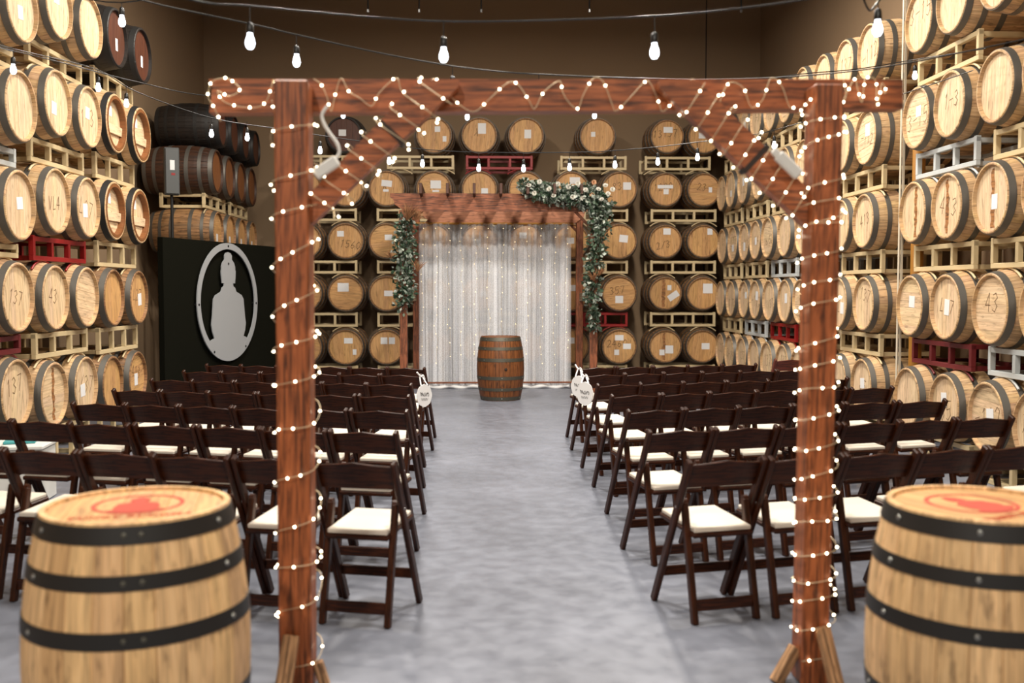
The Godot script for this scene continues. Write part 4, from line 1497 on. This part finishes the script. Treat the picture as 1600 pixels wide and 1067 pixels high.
func run(list: Array) -> Array:
	var p := []
	for q in list:
		p.append(at(q[0], q[1], q[2]))
	return p


func build_strings() -> void:
	festoon("nearest black festoon string sagging across the top, bulbs above the beam", run([[150, -40, 4.2], [310, 2, 4.6], [390, 9, 4.7], [560, 25, 4.8], [693, 33, 4.9], [830, 32, 4.9], [1023, 25, 4.7], [1180, 10, 4.5], [1330, -12, 4.3]]),
		run([[390, 9, 4.7], [693, 33, 4.9], [1023, 25, 4.7]]), 0.075)
	festoon("short festoon run with one bulb in the upper right", run([[1340, -30, 4.5], [1357, 15, 4.5], [1372, 3, 4.5], [1400, -30, 4.5]]), run([[1372, 3, 4.5]]), 0.03)
	festoon("festoon string dipping behind the beam from upper left", run([[120, -40, 5.2], [221, 0, 5.4], [400, 39, 5.7], [463, 54, 5.8], [600, 84, 5.9], [707, 103, 6.0], [785, 112, 6.1], [845, 116, 6.1], [960, 121, 6.2], [1110, 124, 6.2], [1260, 118, 6.1], [1420, 98, 5.9], [1700, 40, 5.6]]),
		run([[463, 54, 5.8], [707, 103, 6.0], [842, 116, 6.1]]), 0.06)
	festoon("lower festoon string with small bulbs crossing in front of the far racks", run([[-60, 52, 6.6], [20, 76, 7.4], [150, 108, 8.6], [215, 144, 9.1], [330, 184, 9.6], [440, 202, 9.8], [560, 220, 9.9], [700, 236, 10.0], [890, 238, 10.0], [1000, 232, 9.9], [1090, 222, 9.8], [1180, 210, 9.7], [1250, 192, 9.6], [1400, 150, 8.9], [1520, 110, 7.8]]),
		run([[20, 76, 7.4], [153, 109, 8.6], [197, 135, 9.0], [330, 184, 9.6], [386, 190, 9.7], [500, 211, 9.85], [608, 228, 9.95], [660, 232, 9.98], [748, 239, 10.0], [818, 240, 10.0], [890, 238, 10.0], [961, 234, 9.95], [1028, 229, 9.9], [1090, 222, 9.8], [1210, 203, 9.7]]), 0.06)
	festoon("upper festoon string passing behind the timber beam toward the right racks", run([[-60, 60, 6.4], [90, 96, 8.0], [215, 128, 8.9], [330, 150, 9.2], [530, 155, 9.2], [730, 158, 9.2], [930, 156, 9.2], [1100, 138, 9.0], [1240, 117, 8.8], [1338, 108, 8.7], [1430, 93, 8.6], [1540, 76, 7.5]]),
		run([[536, 155, 9.2], [730, 158, 9.2], [929, 156, 9.2], [1430, 93, 8.6]]), 0.05)
	festoon("festoon bulbs hanging close to the left barrels", run([[60, -20, 6.6], [190, 4, 6.6], [330, -30, 6.6]]), run([[190, 4, 6.6]]), 0.03)


func build_small() -> void:
	# adapters of the fairy lights
	var a := at(510, 262, 3.92)
	var t := thing("power_adapter", "white plastic fairy light adapter with looping cable on left brace", "power adapter", a, 0.0, "fairy light adapters")
	t.rotation.z = 0.6
	part(t, "case", boxed(Vector3(0.105, 0.045, 0.03), 0.012), M.white_plastic)
	var s := Shape.new()
	var pts := []
	for q in [[522, 250], [530, 240], [527, 225], [515, 208], [507, 195], [503, 182], [507, 172], [512, 166]]:
		pts.append(t.transform.affine_inverse() * at(q[0], q[1], 3.93))
	tube(s, smooth(pts, 4), 0.007, 7)
	part(t, "cable", s.mesh(), M.white_plastic)
	a = at(1232, 258, 3.92)
	t = thing("power_adapter", "white plastic fairy light adapter strapped to right brace among lights", "power adapter", a, 0.0, "fairy light adapters")
	t.rotation.z = -0.75
	part(t, "case", boxed(Vector3(0.12, 0.045, 0.03), 0.012), M.white_plastic)
	part(t, "plug", boxed(Vector3(0.03, 0.028, 0.02), 0.006), M.white_plastic, Transform3D(Basis(), Vector3(-0.072, 0, 0)))
	# post and channel in the gap of the right stack
	var y := thing("guard_post", "ochre painted steel post standing in the gap between right racks", "post", Vector3(4.42, 0, -9.88))
	s = Shape.new()
	lathe(s, [Vector2(0, 0), Vector2(0.062, 0), Vector2(0.062, 3.0), Vector2(0.05, 3.03), Vector2(0, 3.04)], 20)
	part(y, "column", s.mesh(), M.ochre)
	part(y, "foot_plate", boxed(Vector3(0.2, 0.012, 0.2), 0.003), M.ochre, Transform3D(Basis(), Vector3(0, 0.007, 0)))
	var u := thing("steel_channel", "tall thin pale steel upright beside the ochre post", "steel upright", Vector3(4.19, 0, -9.78))
	part(u, "web", boxed(Vector3(0.010, 4.9, 0.03), 0.002), M.channel, Transform3D(Basis(), Vector3(0, 2.45, 0)))
	part(u, "flange", boxed(Vector3(0.024, 4.9, 0.006), 0.001), M.channel, Transform3D(Basis(), Vector3(0.02, 2.45, 0.025)))
	# folded teal cloth on a low white crate beside the chairs
	var c := at(32, 690, 7.62)
	var k := thing("storage_crate", "low white storage crate on the floor between left barrels and chairs", "crate", Vector3(c.x, 0, c.z), 0.12)
	var high := c.y - 0.01
	part(k, "side_panel", boxed(Vector3(0.40, high - 0.03, 0.36), 0.008), M.white_plastic, Transform3D(Basis(), Vector3(0, (high - 0.03) / 2.0 + 0.002, 0)))
	part(k, "lid", boxed(Vector3(0.43, 0.03, 0.39), 0.008), M.white_plastic, Transform3D(Basis(), Vector3(0, high - 0.013, 0)))
	var b := thing("folded_cloth", "teal folded cloth lying on the low white crate left of chairs", "cloth", Vector3(c.x, high + 0.002, c.z), 0.3)
	var f := Shape.new()
	cbox(f, Transform3D(Basis(), Vector3(0, 0.012, 0)), Vector3(0.22, 0.022, 0.16), 0.008)
	part(b, "fold", f.mesh(), M.teal)
	f = Shape.new()
	cbox(f, Transform3D(Basis(Vector3.BACK, 0.35), Vector3(0.05, 0.05, 0.01)), Vector3(0.12, 0.016, 0.10), 0.006)
	part(b, "loose_flap", f.mesh(), M.teal)
